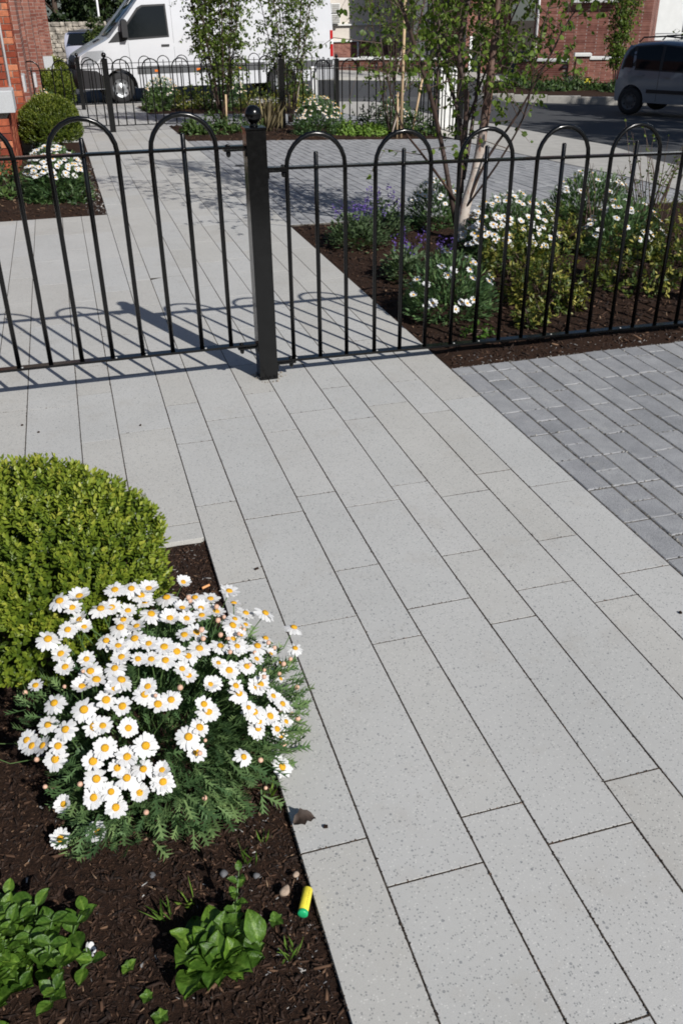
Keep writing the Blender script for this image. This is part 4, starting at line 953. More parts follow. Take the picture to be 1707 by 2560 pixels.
birch('birch_tree', 'loosely branched young birch tied to timber stakes', (5.05, 14.2, g(5.05, 14.2)), col_stems(4.95, 14.3, g(5, 14.3), 8, 3.0, .75, .011), .05, 26, .28, .9, .35, per=8, dens=lambda p: min(.9, .12+.6*(p.z-.2)))
birch('birch_tree', 'thin young birch standing before the long brick gable', (16.9, 27.3, g(15, 27)), col_stems(16.9, 27.3, -.9, 6, 4.4, .42, .015), .09, 34, .24, .9, -.3, per=8)
birch('birch_tree', 'wispy young birch before the white gable', (23.4, 33.0, -.95), col_stems(23.4, 33.0, -.95, 5, 4.2, .6), .14, 7, .25, .9, .2, per=4)
birch('birch_tree', 'young birch beside the dark brick doorway across the road', (15.0, 32.6, -.95), col_stems(15.0, 32.6, -.95, 6, 4.2, .8, .015), .13, 16, .25, .9, -.3, per=8)
birch('birch_tree', 'young birch leaning in front of the cream house', (11.6, 33.2, -.9), col_stems(11.6, 33.2, -.9, 5, 4.0, .7), .13, 7, .25, .9, .2, per=4)
# timber stakes
def stake(label, a, b, r_=.022):
    t = MB(); t.tube([a, b], r_, 7); o = tag(t.build('timber_stake', M['stake']), label, 'stake'); return o
stake('tall pale timber stake upright beside the young birch', (5.02, 14.0, g(5, 14)-.05), (5.06, 14.02, 2.2), .024)
stake('short pale timber stake leaning right of the tall one', (5.30, 14.3, g(5.3, 14.3)-.05), (5.52, 14.35, .75), .018)
stake('thin pale stake against the tall timber stake', (4.95, 13.98, g(5, 14)-.05), (4.97, 14.02, .42), .014)
stake('orange brown stake at the foot of the bushy birch', (2.62, 15.9, g(2.6, 15.9)-.05), (2.64, 15.9, .32), .016)
# dark trees and bushes behind the stone wall
def big_tree(name, label, x, y, z, h_, rx, n, leaf, mat, trunk_r=.18, low=.0, tint=.4):
    t = thing(name, label, 'tree', (x, y, z)); mb = MB(); mb.tube([(x, y, z-.1), (x+.1, y, z+h_*.4), (x, y, z+h_*.85)], [trunk_r, trunk_r*.7, trunk_r*.2], 8)
    for k in range(9):
        a = random.uniform(0, 6.28); f = random.uniform(.25, .8); mb.tube([(x, y, z+h_*f), (x+math.cos(a)*rx*.6, y+math.sin(a)*rx*.6, z+h_*(f+.08))], [trunk_r*.35, trunk_r*.1], 5)
    mb.build('trunk', M['twig'], t); v = LV(); nc = n//28; 
    for k in range(nc):
        a = random.uniform(0, 6.28); f = random.random()**.8; rad_ = rx*(.35+.65*math.sin(math.pi*min(1, .12+f*.85)))*random.uniform(.55, 1.05); c0 = np.array([x+math.cos(a)*rad_, y+math.sin(a)*rad_, z+low+f*(h_-low)])
        P = c0+rng.normal(0, .22, (28, 3))*np.array([1, 1, .7])*rx*.32; D = rng.normal(0, 1, (28, 3))+np.array([math.cos(a), math.sin(a), .1]); L = leaf*rng.uniform(.6, 1.3, 28)
        v.add(leaves(P, D, L, L*.55, np.clip(rng.normal(tint, .16, 28)+random.gauss(0, .12), 0, 1)))
    v.build('crown', mat, t); return t
for lab, x, y, h_, rx, tint in [('dark evergreen tree rising behind the left end of the stone wall', .4, 52.5, 8, 2.0, .35), ('dark evergreen tree behind the lamp pole', 3.0, 54, 8, 2.3, .4), ('broad dark tree behind the van windscreen', 6.2, 52, 8.5, 2.6, .5), ('dark evergreen tree at the left end behind the house corner', -2.6, 53, 7.5, 2.2, .3), ('dark tree far behind the middle of the white van', 9.8, 55, 9, 2.8, .4), ('olive green tree tucked in between the dark evergreens', 1.7, 57, 9, 2.4, .65)]:
    big_tree('evergreen_tree', lab, x, y, -.7, h_, rx, 5200, .30, 'conifer', tint=tint)
for lab, x, y, h_, rx in [('dark green bush in front of the stone wall', 2.25, 46.8, 1.75, .8), ('loose olive bush between stone wall and van bonnet', 1.7, 38.5, 1.5, .5)]:
    big_tree('bush', lab, x, y, -.6, h_, rx, 1400, .14, 'conifer', .06, .1, .75)

# unseen trees added right of the view; their crowns shade road and people carrier
for lab, x, y, h_, rx in [('broad unseen tree added to shade the parked people carrier', 17.0, 13.0, 7.0, 3.3), ('broad unseen tree added to shade the road beside the footpath', 14.2, 7.0, 7.8, 3.2), ('unseen roadside tree added to shade the asphalt', 19.6, 10.6, 7.6, 3.2)]:
    big_tree('added_shade_tree', lab, x, y, -.8, h_, rx, 4200, .34, 'birch_leaf', .16, 3.0, .4)
# ------------------------------------------------------------------ vehicles
def car_body(name, prof, arches, half, mat, parent, tumble, zt0, nose=None, crease=None, ycuts=24, zcuts=10):
    """side profile with wheel arches extruded across the width, then pulled in towards roof and ends"""
    bm = bmesh.new(); pts = []
    for p in prof: pts.append(p)
    # insert arches on the bottom edge
    bot = []
    x_a, x_b = prof[0][0], prof[-1][0]
    for cx, cz, r_ in sorted(arches):
        z0 = prof[0][1]; dx = math.sqrt(max(0, r_*r_-(z0-cz)**2)); a0 = math.atan2(z0-cz, -dx); a1 = math.atan2(z0-cz, dx)
        if a0 < 0: a0 += 2*math.pi
        for k in range(13): th = a0+(a1-a0)*k/12; bot.append((cx+r_*math.cos(th), cz+r_*math.sin(th)))
    poly = [prof[0]]+bot+[prof[-1]]+list(reversed(prof[1:-1]))
    vs_ = [bm.verts.new((p[0], -half, p[1])) for p in poly]; f = bm.faces.new(vs_)
    xs = [p[0] for p in poly]; zs = [p[1] for p in poly]
    r_ = bmesh.ops.extrude_face_region(bm, geom=[f]); ev = [v for v in r_['geom'] if isinstance(v, bmesh.types.BMVert)]
    bmesh.ops.translate(bm, verts=ev, vec=(0, 2*half, 0))
    bmesh.ops.triangulate(bm, faces=[q for q in bm.faces if len(q.verts) > 4])
    for k in range(1, zcuts): bmesh.ops.bisect_plane(bm, geom=bm.verts[:]+bm.edges[:]+bm.faces[:], plane_co=(0, 0, min(zs)+(max(zs)-min(zs))*k/zcuts), plane_no=(0, 0, 1))
    for k in range(1, ycuts): bmesh.ops.bisect_plane(bm, geom=bm.verts[:]+bm.edges[:]+bm.faces[:], plane_co=(min(xs)+(max(xs)-min(xs))*k/ycuts, 0, 0), plane_no=(1, 0, 0))
    for y in (-half*.93, -half*.8, -half*.4, 0, half*.4, half*.8, half*.93): bmesh.ops.bisect_plane(bm, geom=bm.verts[:]+bm.edges[:]+bm.faces[:], plane_co=(0, y, 0), plane_no=(0, 1, 0))
    bmesh.ops.recalc_face_normals(bm, faces=bm.faces[:])
    for v in bm.verts: v.co = warp(v.co, half, tumble, zt0, max(zs), min(xs), max(xs), nose)
    me = bpy.data.meshes.new(name); bm.to_mesh(me); bm.free(); me.materials.append(mat)
    me.polygons.foreach_set('use_smooth', [True]*len(me.polygons))
    me.set_sharp_from_angle(angle=R(38))
    o = link(name, me, parent); return o
def warp(c, half, tumble, zt0, zmax, xmin, xmax, nose):
    x, y, z = c; u = max(0, (z-zt0)/(zmax-zt0)); s_ = 1-tumble*u**1.7
    if nose:
        nf, nr, kf, kr = nose
        if x < xmin+nf: s_ *= 1-kf*((xmin+nf-x)/nf)**2
        if x > xmax-nr: s_ *= 1-kr*((x-xmax+nr)/nr)**2
        e = (abs(y)/half)**4
        # crown of the roof and rounded ends
        x2 = x+(.10*e*max(0, 1-(x-xmin)/nf) if x < xmin+nf else 0)-(.05*e*max(0, 1-(xmax-x)/nr) if x > xmax-nr else 0)
        z2 = z-(.07*e if z > zmax*.93 else 0)
        return Vector((x2, y*s_, z2))
    return Vector((x, y*s_, z))
def side_panel(name, poly, yoff, thick, mat, parent, W, flip=1, sub=5):
    """a piece lying on the side of the body (glass, trim, lamp), following its curvature"""
    bm = bmesh.new(); vs_ = [bm.verts.new((p[0], 0, p[1])) for p in poly]; bm.faces.new(vs_)
    xs = [p[0] for p in poly]; zs = [p[1] for p in poly]
    bmesh.ops.triangulate(bm, faces=bm.faces[:])
    for k in range(1, sub):
        bmesh.ops.bisect_plane(bm, geom=bm.verts[:]+bm.edges[:]+bm.faces[:], plane_co=(0, 0, min(zs)+(max(zs)-min(zs))*k/sub), plane_no=(0, 0, 1))
        bmesh.ops.bisect_plane(bm, geom=bm.verts[:]+bm.edges[:]+bm.faces[:], plane_co=(min(xs)+(max(xs)-min(xs))*k/sub, 0, 0), plane_no=(1, 0, 0))
    r_ = bmesh.ops.extrude_face_region(bm, geom=bm.faces[:]); ev = {v for v in r_['geom'] if isinstance(v, bmesh.types.BMVert)}
    half, tumble, zt0, zmax, xmin, xmax, nose = W
    for v in bm.verts:
        p = warp(Vector((v.co.x, -half, v.co.z)), half, tumble, zt0, zmax, xmin, xmax, nose)
        p.z = v.co.z; p.y -= yoff if v in ev else yoff-thick
        v.co = Vector((p.x, p.y*flip, p.z))
    bmesh.ops.recalc_face_normals(bm, faces=bm.faces[:])
    me = bpy.data.meshes.new(name); bm.to_mesh(me); bm.free(); me.materials.append(mat); me.polygons.foreach_set('use_smooth', [True]*len(me.polygons)); me.set_sharp_from_angle(angle=R(35))
    return link(name, me, parent)
def wheel(parent, x, y, r_, w_, flip, spokes=8, rimmat='rim'):
    A = Matrix.Rotation(R(90), 3, 'X'); o = thing_part('wheel', parent)
    mb = MB(); prof = [(r_*.62, -w_*.5), (r_*.93, -w_*.5), (r_, -w_*.36), (r_, w_*.36), (r_*.93, w_*.5), (r_*.62, w_*.5)]
    mb.lathe(prof, (x, y, r_), 28, A, caps=False); t = mb.build('wheel', M['tyre'], parent, local=True)
    s_ = -1 if flip < 0 else 1; yo = y+s_*w_*.38
    rb = MB(); 
    n = 28
    ring = lambda rr, yy: [(x+rr*math.cos(6.283*k/n), yy, r_+rr*math.sin(6.283*k/n)) for k in range(n)]
    V = ring(r_*.66, y+s_*w_*.5)+ring(r_*.60, y+s_*w_*.47)+ring(r_*.50, y+s_*w_*.30)+ring(r_*.20, y+s_*w_*.40)+ring(r_*.14, y+s_*w_*.48)+[(x, y+s_*w_*.49, r_)]
    Fc = [(i*n+k, i*n+(k+1) % n, (i+1)*n+(k+1) % n, (i+1)*n+k) for i in range(4) for k in range(n)]+[(4*n+k, 4*n+(k+1) % n, 5*n) for k in range(n)]
    rb.add(V, Fc, True); rb.build('rim', M[rimmat], t, local=True)
    hb = MB()
    for k in range(spokes):
        a = 6.283*k/spokes; c = (x+r_*.46*math.cos(a), y+s_*w_*.36, r_+r_*.46*math.sin(a)); hb.lathe([(r_*.06, -.01), (r_*.06, .01)], c, 8, A)
    hb.build('wheel_holes', M['plastic'], t, local=True)
    return t
def thing_part(n, p): return None

# ---- white van: nose at -x
VX, VY = 1.49, 25.8
zv = (g(1.49, 25.8)+g(5.7, 26.2))/2-.04
van = thing('parked_van', 'white high roof panel van parked behind the fences', 'van', (VX, VY+.85, zv), R(5.5))
half = .98
vp = [(-1.02,.34),(-1.08,.55),(-1.06,.95),(-1.0,1.10),(-.66,1.27),(-.30,1.42),(-.15,1.50),(.42,2.06),(.68,2.34),(1.0,2.56),(1.5,2.72),(2.4,2.80),(5.3,2.79),(5.70,2.72),(5.83,2.5),(5.90,1.5),(5.92,.5),(5.88,.36)]
vW = (half, .12, 1.15, 2.80, -1.08, 5.92, (1.1, .5, .16, .03))
ar = [(0, .35, .44), (4.325, .35, .44)]
body = car_body('body', vp, ar, half, M['van'], van, .12, 1.15, (1.1, .5, .16, .03))
for x in (0, 4.325):
    for y in (-half+.13, half-.13): wheel(van, x, y, .35, .235, y)
for fl in (1, -1):
    side_panel('side_window', [(.16,1.54),(.20,1.62),(.64,2.10),(.76,2.16),(1.30,2.18),(1.32,1.52),(.36,1.48)], .006, .004, M['glass'], van, vW, fl)
    side_panel('window_seal', [(.12,1.49),(.14,1.62),(.61,2.14),(.74,2.20),(1.34,2.22),(1.36,1.48),(.34,1.43)], .003, .003, M['plastic'], van, vW, fl)
    side_panel('quarter_panel', [(-.22,1.38),(.06,1.62),(.18,1.62),(.18,1.48),(.34,1.45),(.16,1.40)], .005, .004, M['plastic'], van, vW, fl)
    side_panel('side_trim', [(.46,.66),(.46,.84),(3.88,.84),(3.88,.66)], .014, .012, M['trim'], van, vW, fl)
    side_panel('side_trim', [(4.77,.66),(4.77,.84),(5.86,.84),(5.86,.66)], .014, .012, M['trim'], van, vW, fl)
    for x in (.9, 2.0, 3.1): side_panel('side_marker', [(x,.70),(x,.75),(x+.10,.75),(x+.10,.70)], .018, .01, M['orange'], van, vW, fl, 2)
    side_panel('headlight', [(-.98,.86),(-.97,1.10),(-.80,1.20),(-.36,1.22),(-.42,1.08),(-.70,.88)], .006, .006, M['lamp'], van, vW, fl)
    side_panel('bumper_side', [(-1.08,.36),(-1.09,.80),(-.62,.76),(-.45,.64),(-.44,.36)], .012, .012, M['plastic'], van, vW, fl)
    side_panel('tail_light', [(5.80,.92),(5.80,1.55),(5.89,1.55),(5.90,.92)], .008, .01, M['red'], van, vW, fl, 3)
    side_panel('reverse_lens', [(5.805,1.22),(5.805,1.34),(5.895,1.34),(5.895,1.22)], .011, .006, M['white_paint'], van, vW, fl, 2)
    side_panel('door_handle', [(1.14,1.28),(1.14,1.32),(1.34,1.32),(1.34,1.28)], .03, .022, M['plastic'], van, vW, fl, 2)
    for x0, x1, z0, z1 in ((.30,.305,.82,1.44),(1.46,1.466,.5,2.5),(3.12,3.126,.5,2.4)): side_panel('panel_gap', [(x0,z0),(x0,z1),(x1,z1),(x1,z0)], .0025, .003, M['trim'], van, vW, fl, 4)
    for (a, b, c, d) in ((3.30,5.55,1.26,2.12),): 
        pass
    side_panel('pressed_panel', [(3.32,1.28),(3.28,1.5),(3.28,2.22),(3.38,2.32),(5.42,2.32),(5.54,2.22),(5.62,1.5),(5.60,1.28)], .008, .008, M['van'], van, vW, fl)
    side_panel('pressed_panel', [(1.98,1.28),(1.96,1.5),(1.98,2.24),(2.06,2.32),(2.95,2.32),(3.02,2.24),(3.02,1.5),(3.0,1.28)], .008, .008, M['van'], van, vW, fl)
    mb = MB(); mb.box((.22, -fl*(half+.10), 1.70), (.14, .22, .40), ch=.04); mb.box((.24, -fl*(half-.0), 1.48), (.08, .16, .06)); mb.build('wing_mirror', M['plastic'], van, local=True)
# windscreen, grille, bumper
def front_sheet(name, rows, mat):
    mb = MB(); n = 8
    for (x, z, hw, bul) in rows:
        pass
    V = [(x+bul*(abs(2*k/n-1)**2.2), hw*(2*k/n-1), z) for (x, z, hw, bul) in rows for k in range(n+1)]
    mb.add(V, [(i*(n+1)+k, i*(n+1)+k+1, (i+1)*(n+1)+k+1, (i+1)*(n+1)+k) for i in range(len(rows)-1) for k in range(n)], True)
    o = mb.build(name, mat, van, local=True); md = o.modifiers.new('solid', 'SOLIDIFY'); md.thickness = .012; md.offset = 0; return o
front_sheet('windscreen', [(-.135,1.515,.80,.12),(.14,1.785,.80,.10),(.415,2.055,.78,.08),(.66,2.315,.74,.06)], M['glass'])
for o in (bpy.data.objects[-1] if False else [c for c in van.children if c.name.startswith('windscreen')][-1],): o.location = (-.012, 0, .014)
front_sheet('grille', [(-1.115,.80,.74,.13),(-1.10,1.0,.72,.13),(-1.02,1.10,.66,.12)], M['plastic'])
front_sheet('bumper', [(-1.10,.34,.80,.16),(-1.14,.52,.82,.16),(-1.13,.80,.82,.16)], M['plastic'])
front_sheet('bonnet_vent', [(-.42,1.385,.16,.0),(-.28,1.445,.16,.0)], M['plastic'])
for s_ in (-.22, .05): 
    mb = MB(); mb.tube([(-.11, s_*1.2, 1.56), (.15, s_*1.2-.42, 1.83)], .012, 5); mb.build('wiper', M['plastic'], van, local=True)

# ---- people carrier across the road, nose at +x
cz_ = -.76
mpv = thing('parked_car', 'dark blue grey people carrier with roof rails parked across the road', 'car', (13.50, 20.38, cz_), R(-60)); mpv.scale = (.94,)*3
# local: rear axle at x=0, nose at +x
ch = .86
cp = [(-.54,.30),(-.58,.55),(-.57,.86),(-.53,1.00),(-.40,1.36),(-.27,1.54),(-.06,1.62),(.6,1.66),(1.3,1.62),(1.75,1.50),(2.35,1.08),(2.6,1.00),(3.1,.92),(3.35,.78),(3.42,.55),(3.36,.28)]
cW = (ch, .20, .85, 1.66, -.58, 3.42, (.7, .8, .14, .2))
car_body('body', cp, [(0,.31,.38),(2.6,.31,.38)], ch, M['carpaint'], mpv, .20, .85, (.7, .8, .14, .2), 20, 9)
for x in (0, 2.6):
    for y in (-ch+.12, ch-.12): wheel(mpv, x, y, .315, .2, y, 7, 'trim')
for fl in (1, -1):
    side_panel('window_seal', [(-.42,1.02),(-.38,1.22),(-.24,1.44),(-.08,1.53),(.6,1.575),(1.25,1.53),(1.62,1.40),(2.05,1.08),(1.9,.98)], .004, .004, M['plastic'], mpv, cW, fl)
    side_panel('quarter_window', [(-.37,1.06),(-.33,1.22),(-.20,1.42),(-.10,1.49),(-.04,1.06)], .008, .004, M['glass'], mpv, cW, fl)
    side_panel('side_window', [(.06,1.05),(.0,1.50),(.58,1.545),(.66,1.53),(.68,1.03)], .008, .004, M['glass'], mpv, cW, fl)
    side_panel('side_window', [(.76,1.03),(.74,1.54),(1.22,1.50),(1.56,1.37),(1.94,1.08),(1.9,1.01)], .008, .004, M['glass'], mpv, cW, fl)
    side_panel('side_trim', [(.44,.52),(.44,.60),(2.14,.60),(2.14,.52)], .02, .016, M['plastic'], mpv, cW, fl)
    for x in (.70, 1.78): side_panel('panel_gap', [(x,.34),(x,1.0),(x+.008,1.0),(x+.008,.34)], .003, .003, M['plastic'], mpv, cW, fl, 3)
    for x in (.12, .86): side_panel('door_handle', [(x,.88),(x,.92),(x+.18,.92),(x+.18,.88)], .028, .02, M['carpaint'], mpv, cW, fl, 2)
    side_panel('tail_light', [(-.565,.78),(-.53,1.0),(-.43,1.28),(-.41,1.28),(-.49,.95),(-.52,.78)], .006, .008, M['red'], mpv, cW, fl, 3)
    side_panel('headlight', [(2.95,.70),(2.9,.86),(3.2,.86),(3.34,.72),(3.3,.66)], .006, .008, M['lamp'], mpv, cW, fl, 3)
    mb = MB(); mb.box((1.62, -fl*(ch+.07), 1.06), (.13, .18, .15), ch=.03); mb.build('wing_mirror', M['lamp'], mpv, local=True)
    mb = MB(); mb.tube([(-.05, fl*.60, 1.61), (.05, fl*.60, 1.71), (.6, fl*.60, 1.74), (1.15, fl*.60, 1.70), (1.25, fl*.60, 1.61)], .018, 6); mb.build('roof_rail', M['plastic'], mpv, local=True)
# ---- car showing behind the van's bonnet
c3 = thing('parked_car', 'pale lilac hatchback partly hidden behind the van bonnet', 'car', (1.35, 40.2, -.62), R(80))
c3p = [(-.7,.3),(-.74,.6),(-.68,.9),(-.4,1.25),(0,1.42),(1.0,1.44),(1.55,1.32),(2.1,.98),(2.9,.86),(3.1,.62),(3.1,.3)]
c3W = (.82, .18, .85, 1.44, -.74, 3.1, (.6, .7, .12, .18))
car_body('body', c3p, [(0,.3,.36),(2.45,.3,.36)], .82, M['carpaint2'], c3, .18, .85, (.6, .7, .12, .18), 14, 7)
for x in (0, 2.45):
    for y in (-.70, .70): wheel(c3, x, y, .3, .19, y, 6)
for fl in (1, -1):
    side_panel('side_window', [(-.3,.98),(-.05,1.32),(.95,1.36),(1.45,1.24),(1.85,.96)], .006, .005, M['glass'], c3, c3W, fl, 3)
mb = MB(); mb.add([(-.70, -.62, .95), (-.70, .62, .95), (-.36, .55, 1.28), (-.36, -.55, 1.28)], [(0,1,2,3)]); o = mb.build('rear_window', M['glass'], c3, local=True); o.location = (-.03, 0, .03)
mb = MB(); mb.box((-.30, 0, 1.40), (.22, 1.15, .05), ch=.015); mb.build('spoiler', M['plastic'], c3, local=True)
# ------------------------------------------------------------------ brick house on the left
house = thing('brick_house', 'red brick house with granite sills beside the left bed', 'house', (-.55, 11.0, g(-.5, 11)))
BRK = {}
def brick_mesh(l, d, h_):
    k = (round(l, 3), round(d, 3), round(h_, 3))
    if k not in BRK:
        b = MB(); b.box((0, 0, 0), (l, d, h_), ch=.003); BRK[k] = b.mesh('brick', M['brick'])
    return BRK[k]
def brick_face(parent, a, b, z0, z1, skew=.0, bl=.215, bh=.065, j=.010, limit=999):
    """courses of single bricks standing 4 mm proud of a mortar core; face runs from a to b"""
    a, b = Vector((*a, 0)), Vector((*b, 0)); d = b-a; L = d.length; ang = math.atan2(d.y, d.x); n = d.normalized(); out = Vector((n.y, -n.x, 0)); cnt = 0
    rows = int((z1-z0)/(bh+j))
    for r_ in range(rows):
        z = z0+(r_+.5)*(bh+j); x = 0; first = (r_ % 2 == 1)
        while x < L-.02:
            l = (bl-j)/2 if first else bl
            first = False; l = min(l, L-x)
            if l > .03 and cnt < limit:
                p = a+n*(x+l/2)-out*(.035-.004); o = link('brick', brick_mesh(l-.0, .07, bh), parent); at(o, parent, (p.x+out.x*random.uniform(-.0015, .0015), p.y+out.y*random.uniform(-.0015, .0015), z), (0, 0, ang)); cnt += 1
            x += l+j
    return cnt
def bay(x1, y0, y1, ztop, depth=1.2, bricks=False, zb=None):
    zb = zb if zb is not None else g(-.5, y0)-.25
    mb = MB(); mb.box((x1-depth/2-.012, (y0+y1)/2, (zb+ztop)/2), (depth, y1-y0-.024, ztop-zb))
    mb.build('bay_wall', M['mortar'] if bricks else M['brick_far'], house)
    if bricks:
        brick_face(house, (x1-.8, y0), (x1, y0), zb+.1, ztop, limit=90); brick_face(house, (x1, y0+.0), (x1, y1), zb+.1, ztop, limit=150)
def sill(x1, y0, y1, z0, z1, w_=.5):
    mb = MB(); mb.box((x1-w_/2+.11, (y0+y1)/2, (z0+z1)/2), (w_, y1-y0, z1-z0), ch=.012); mb.build('sill', M['sill'], house)
bay(-.56, 11.0, 13.2, .62, bricks=True); sill(-.58, 10.92, 11.45, .622, .835)
# reveal pier above the first sill, its courses facing the path end
mb = MB(); mb.box((-.972, 11.8, 2.6), (.9, .78, 3.5)); mb.build('pier', M['mortar'], house)
brick_face(house, (-1.0, 11.395), (-.52, 11.395), .84, 2.0, limit=70)
mb = MB(); mb.tube([(-.50, 11.44, .84), (-.50, 11.44, 4.2)], .016, 6); mb.build('window_frame', M['white_paint'], house)
mb = MB(); mb.box((-1.05, 12.9, 2.1), (.06, 1.3, 2.4)); mb.build('window', M['hglass'], house)
for x1, y0, y1, zt in ((-.52, 14.0, 15.6, .60), (-.43, 17.4, 18.6, .42), (-.30, 20.2, 21.8, .36)):
    bay(x1, y0, y1, zt); sill(x1, y0-.06, y0+.5, zt+.002, zt+.20)
# tall piers between the windows, each standing further out
for k, (x1, y0, y1) in enumerate(((-.45, 13.2, 14.0), (-.40, 15.0, 16.4), (-.36, 16.8, 17.4), (-.26, 18.0, 19.1), (-.18, 19.5, 20.2), (-.08, 20.9, 21.8), (.02, 22.6, 26.5))):
    mb = MB(); mb.box((x1-.7, (y0+y1)/2, 2.1), (1.4, y1-y0, 5.6)); p = mb.build('pier', M['brick_far'] if k else M['mortar'], house)
    if k == 0: brick_face(house, (-.85, 13.195), (-.445, 13.195), .3, 2.2, limit=70); brick_face(house, (-.445, 13.2), (-.445, 14.0), .3, 2.2, limit=110)
mb = MB(); mb.box((-2.6, 18.8, 2.2), (3.0, 15.6, 5.8)); mb.build('main_wall', M['brick_far'], house)
for y in (14.75, 17.7, 20.5): mb = MB(); mb.box((-.98, y, 1.9), (.08, .9, 2.6)); mb.build('window', M['hglass'], house)
mb = MB(); mb.box((-.2, 20.85, .62), (.4, .2, .24)); mb.build('sill', M['sill'], house)

# ------------------------------------------------------------------ stone wall and pole beyond the van
mb = MB()
sw = thing('stone_wall', 'pale rubble stone boundary wall behind the hatchback', 'wall', (0, 48, -.6))
mb.box((-.5, 48.2, .08), (9, .4, 1.55)); mb.build('wall_core', M['mortar'], sw)
ST = []
for k in range(6):
    me = bpy.data.meshes.new('stone'); bm = bmesh.new(); bmesh.ops.create_cube(bm, size=1); bmesh.ops.bevel(bm, geom=bm.edges[:], offset=.14, segments=1, affect='EDGES')
    for v in bm.verts: v.co += Vector((random.gauss(0, .05),)*3)
    bm.to_mesh(me); bm.free(); me.materials.append(M['stone_wall']); ST.append(me)
row = 0; z = -.62
while z < .86:
    h_ = random.uniform(.13, .20); x = -2.2+random.uniform(0, .2)
    while x < 3.4:
        l = random.uniform(.18, .42); o = link('stone', random.choice(ST), sw); at(o, sw, (x+l/2, 47.98, z+h_/2), (random.gauss(0, .05), random.gauss(0, .05), 0), (l*.98, .2, h_*.98)); x += l
    z += h_
mb = MB(); mb.box((-.5, 48.2, .89), (9, .5, .07), ch=.02); mb.build('coping', M['stone_wall'], sw)
mb = MB(); mb.lathe([(.09, -.6), (.07, .4), (.05, .5), (.045, 5.6), (.0, 5.62)], (2.43, 50, 0), 10)
lp = thing('lamp_pole', 'thin white pole standing before the dark trees', 'pole', (2.43, 50, -.6)); mb.build('pole', M['white_paint'], lp)
mb = MB(); mb.lathe([(.05, -.6), (.04, 5.6)], (4.9, 49.5, 0), 8); mb2 = mb
lp2 = thing('lamp_pole', 'grey lamp pole rising behind the van roof', 'pole', (4.9, 49.5, -.6)); mb.build('pole', M['rim'], lp2)
mb = MB(); mb.box((4.9, 49.2, 5.62), (.16, .7, .10), ch=.02); mb.build('lamp_head', M['trim'], lp2)

# ------------------------------------------------------------------ across the road
# kerb and planted verge
ver = thing('kerb', 'pale concrete kerb edging the planted verge across the road', 'kerb', (11.4, 24.5, -.8))
ka, kb = Vector((11.2, 24.75, 0)), Vector((22.0, 19.5, 0)); kd = (kb-ka).normalized(); kn = Vector((-kd.y, kd.x, 0)); ang = math.atan2(kd.y, kd.x)
L = (kb-ka).length; k = 0; x = 0
while x < L:
    p = ka+kd*(x+.45); mb = MB(); mb.box((p.x, p.y, g(p.x, p.y)+.04), (.892, .14, .20), rz=ang, ch=.012); mb.build('kerb_stone', M['kerb'], ver); x += .9
x = 0
while x < 9.0:
    p = ka+kn*(x+.45)-kd*.07; mb = MB(); mb.box((p.x, p.y, g(p.x, p.y)+.04), (.14, .892, .20), rz=ang, ch=.012); mb.build('kerb_stone', M['kerb'], ver); x += .9
vb = MB(); V = []; n1, n2 = 14, 10
for i in range(n1):
    for j in range(n2):
        p = ka+kd*(L*i/(n1-1))+kn*(.07+6.6*j/(n2-1)); V.append((p.x, p.y, g(p.x, p.y)+.10+.12*math.sin(j*.35)))
vb.add(V, [(i*n2+j, (i+1)*n2+j, (i+1)*n2+j+1, i*n2+j+1) for i in range(n1-1) for j in range(n2-1)], True); struct(vb.build('planting_bed', M['mulch']))
VS = [('rounded dark shrub at the verge corner across the road', .9, 2.2, .75, .40), ('low leafy shrub in the verge beside the corner one', 1.9, 1.7, .62, .35), ('green shrub in the verge below the shorter brick wall', 2.9, 2.3, .65, .42), ('small rounded shrub near the yellow tag on the verge', 3.7, 1.9, .5, .34),
      ('leafy plant right of the yellow tag on the verge', 4.7, 2.0, .5, .35), ('low plant below the long garden wall across the road', 5.6, 2.2, .5, .30), ('low plant by the thin birch on the verge', 6.3, 1.9, .4, .28), ('dark shrub further back on the verge corner', 1.3, 3.8, .8, .5), ('dark spreading shrub behind the verge plants', 2.6, 4.2, .8, .45)]
for lab, u, v, rx, h_ in VS:
    p = ka+kd*u+kn*v; shrub('verge_shrub', lab, (p.x, p.y, g(p.x, p.y)+.14), (rx, rx*.7, h_), 700, .11, 'dark_leaf', .4, 4, tint=(.6, .2))
p = Vector((15.75, 27.0, 0)); yt = thing('marker_tag', 'small bright yellow tag standing among the verge plants', 'marker', (p.x, p.y, g(p.x, p.y)+.1))
mb = MB(); mb.box((p.x, p.y, -.58), (.20, .03, .16), ch=.008); mb.build('tag', M['yellow'], yt); mb = MB(); mb.tube([(p.x, p.y+.01, -.95), (p.x, p.y+.01, -.66)], .012, 5); mb.build('stick', M['stake'], yt)

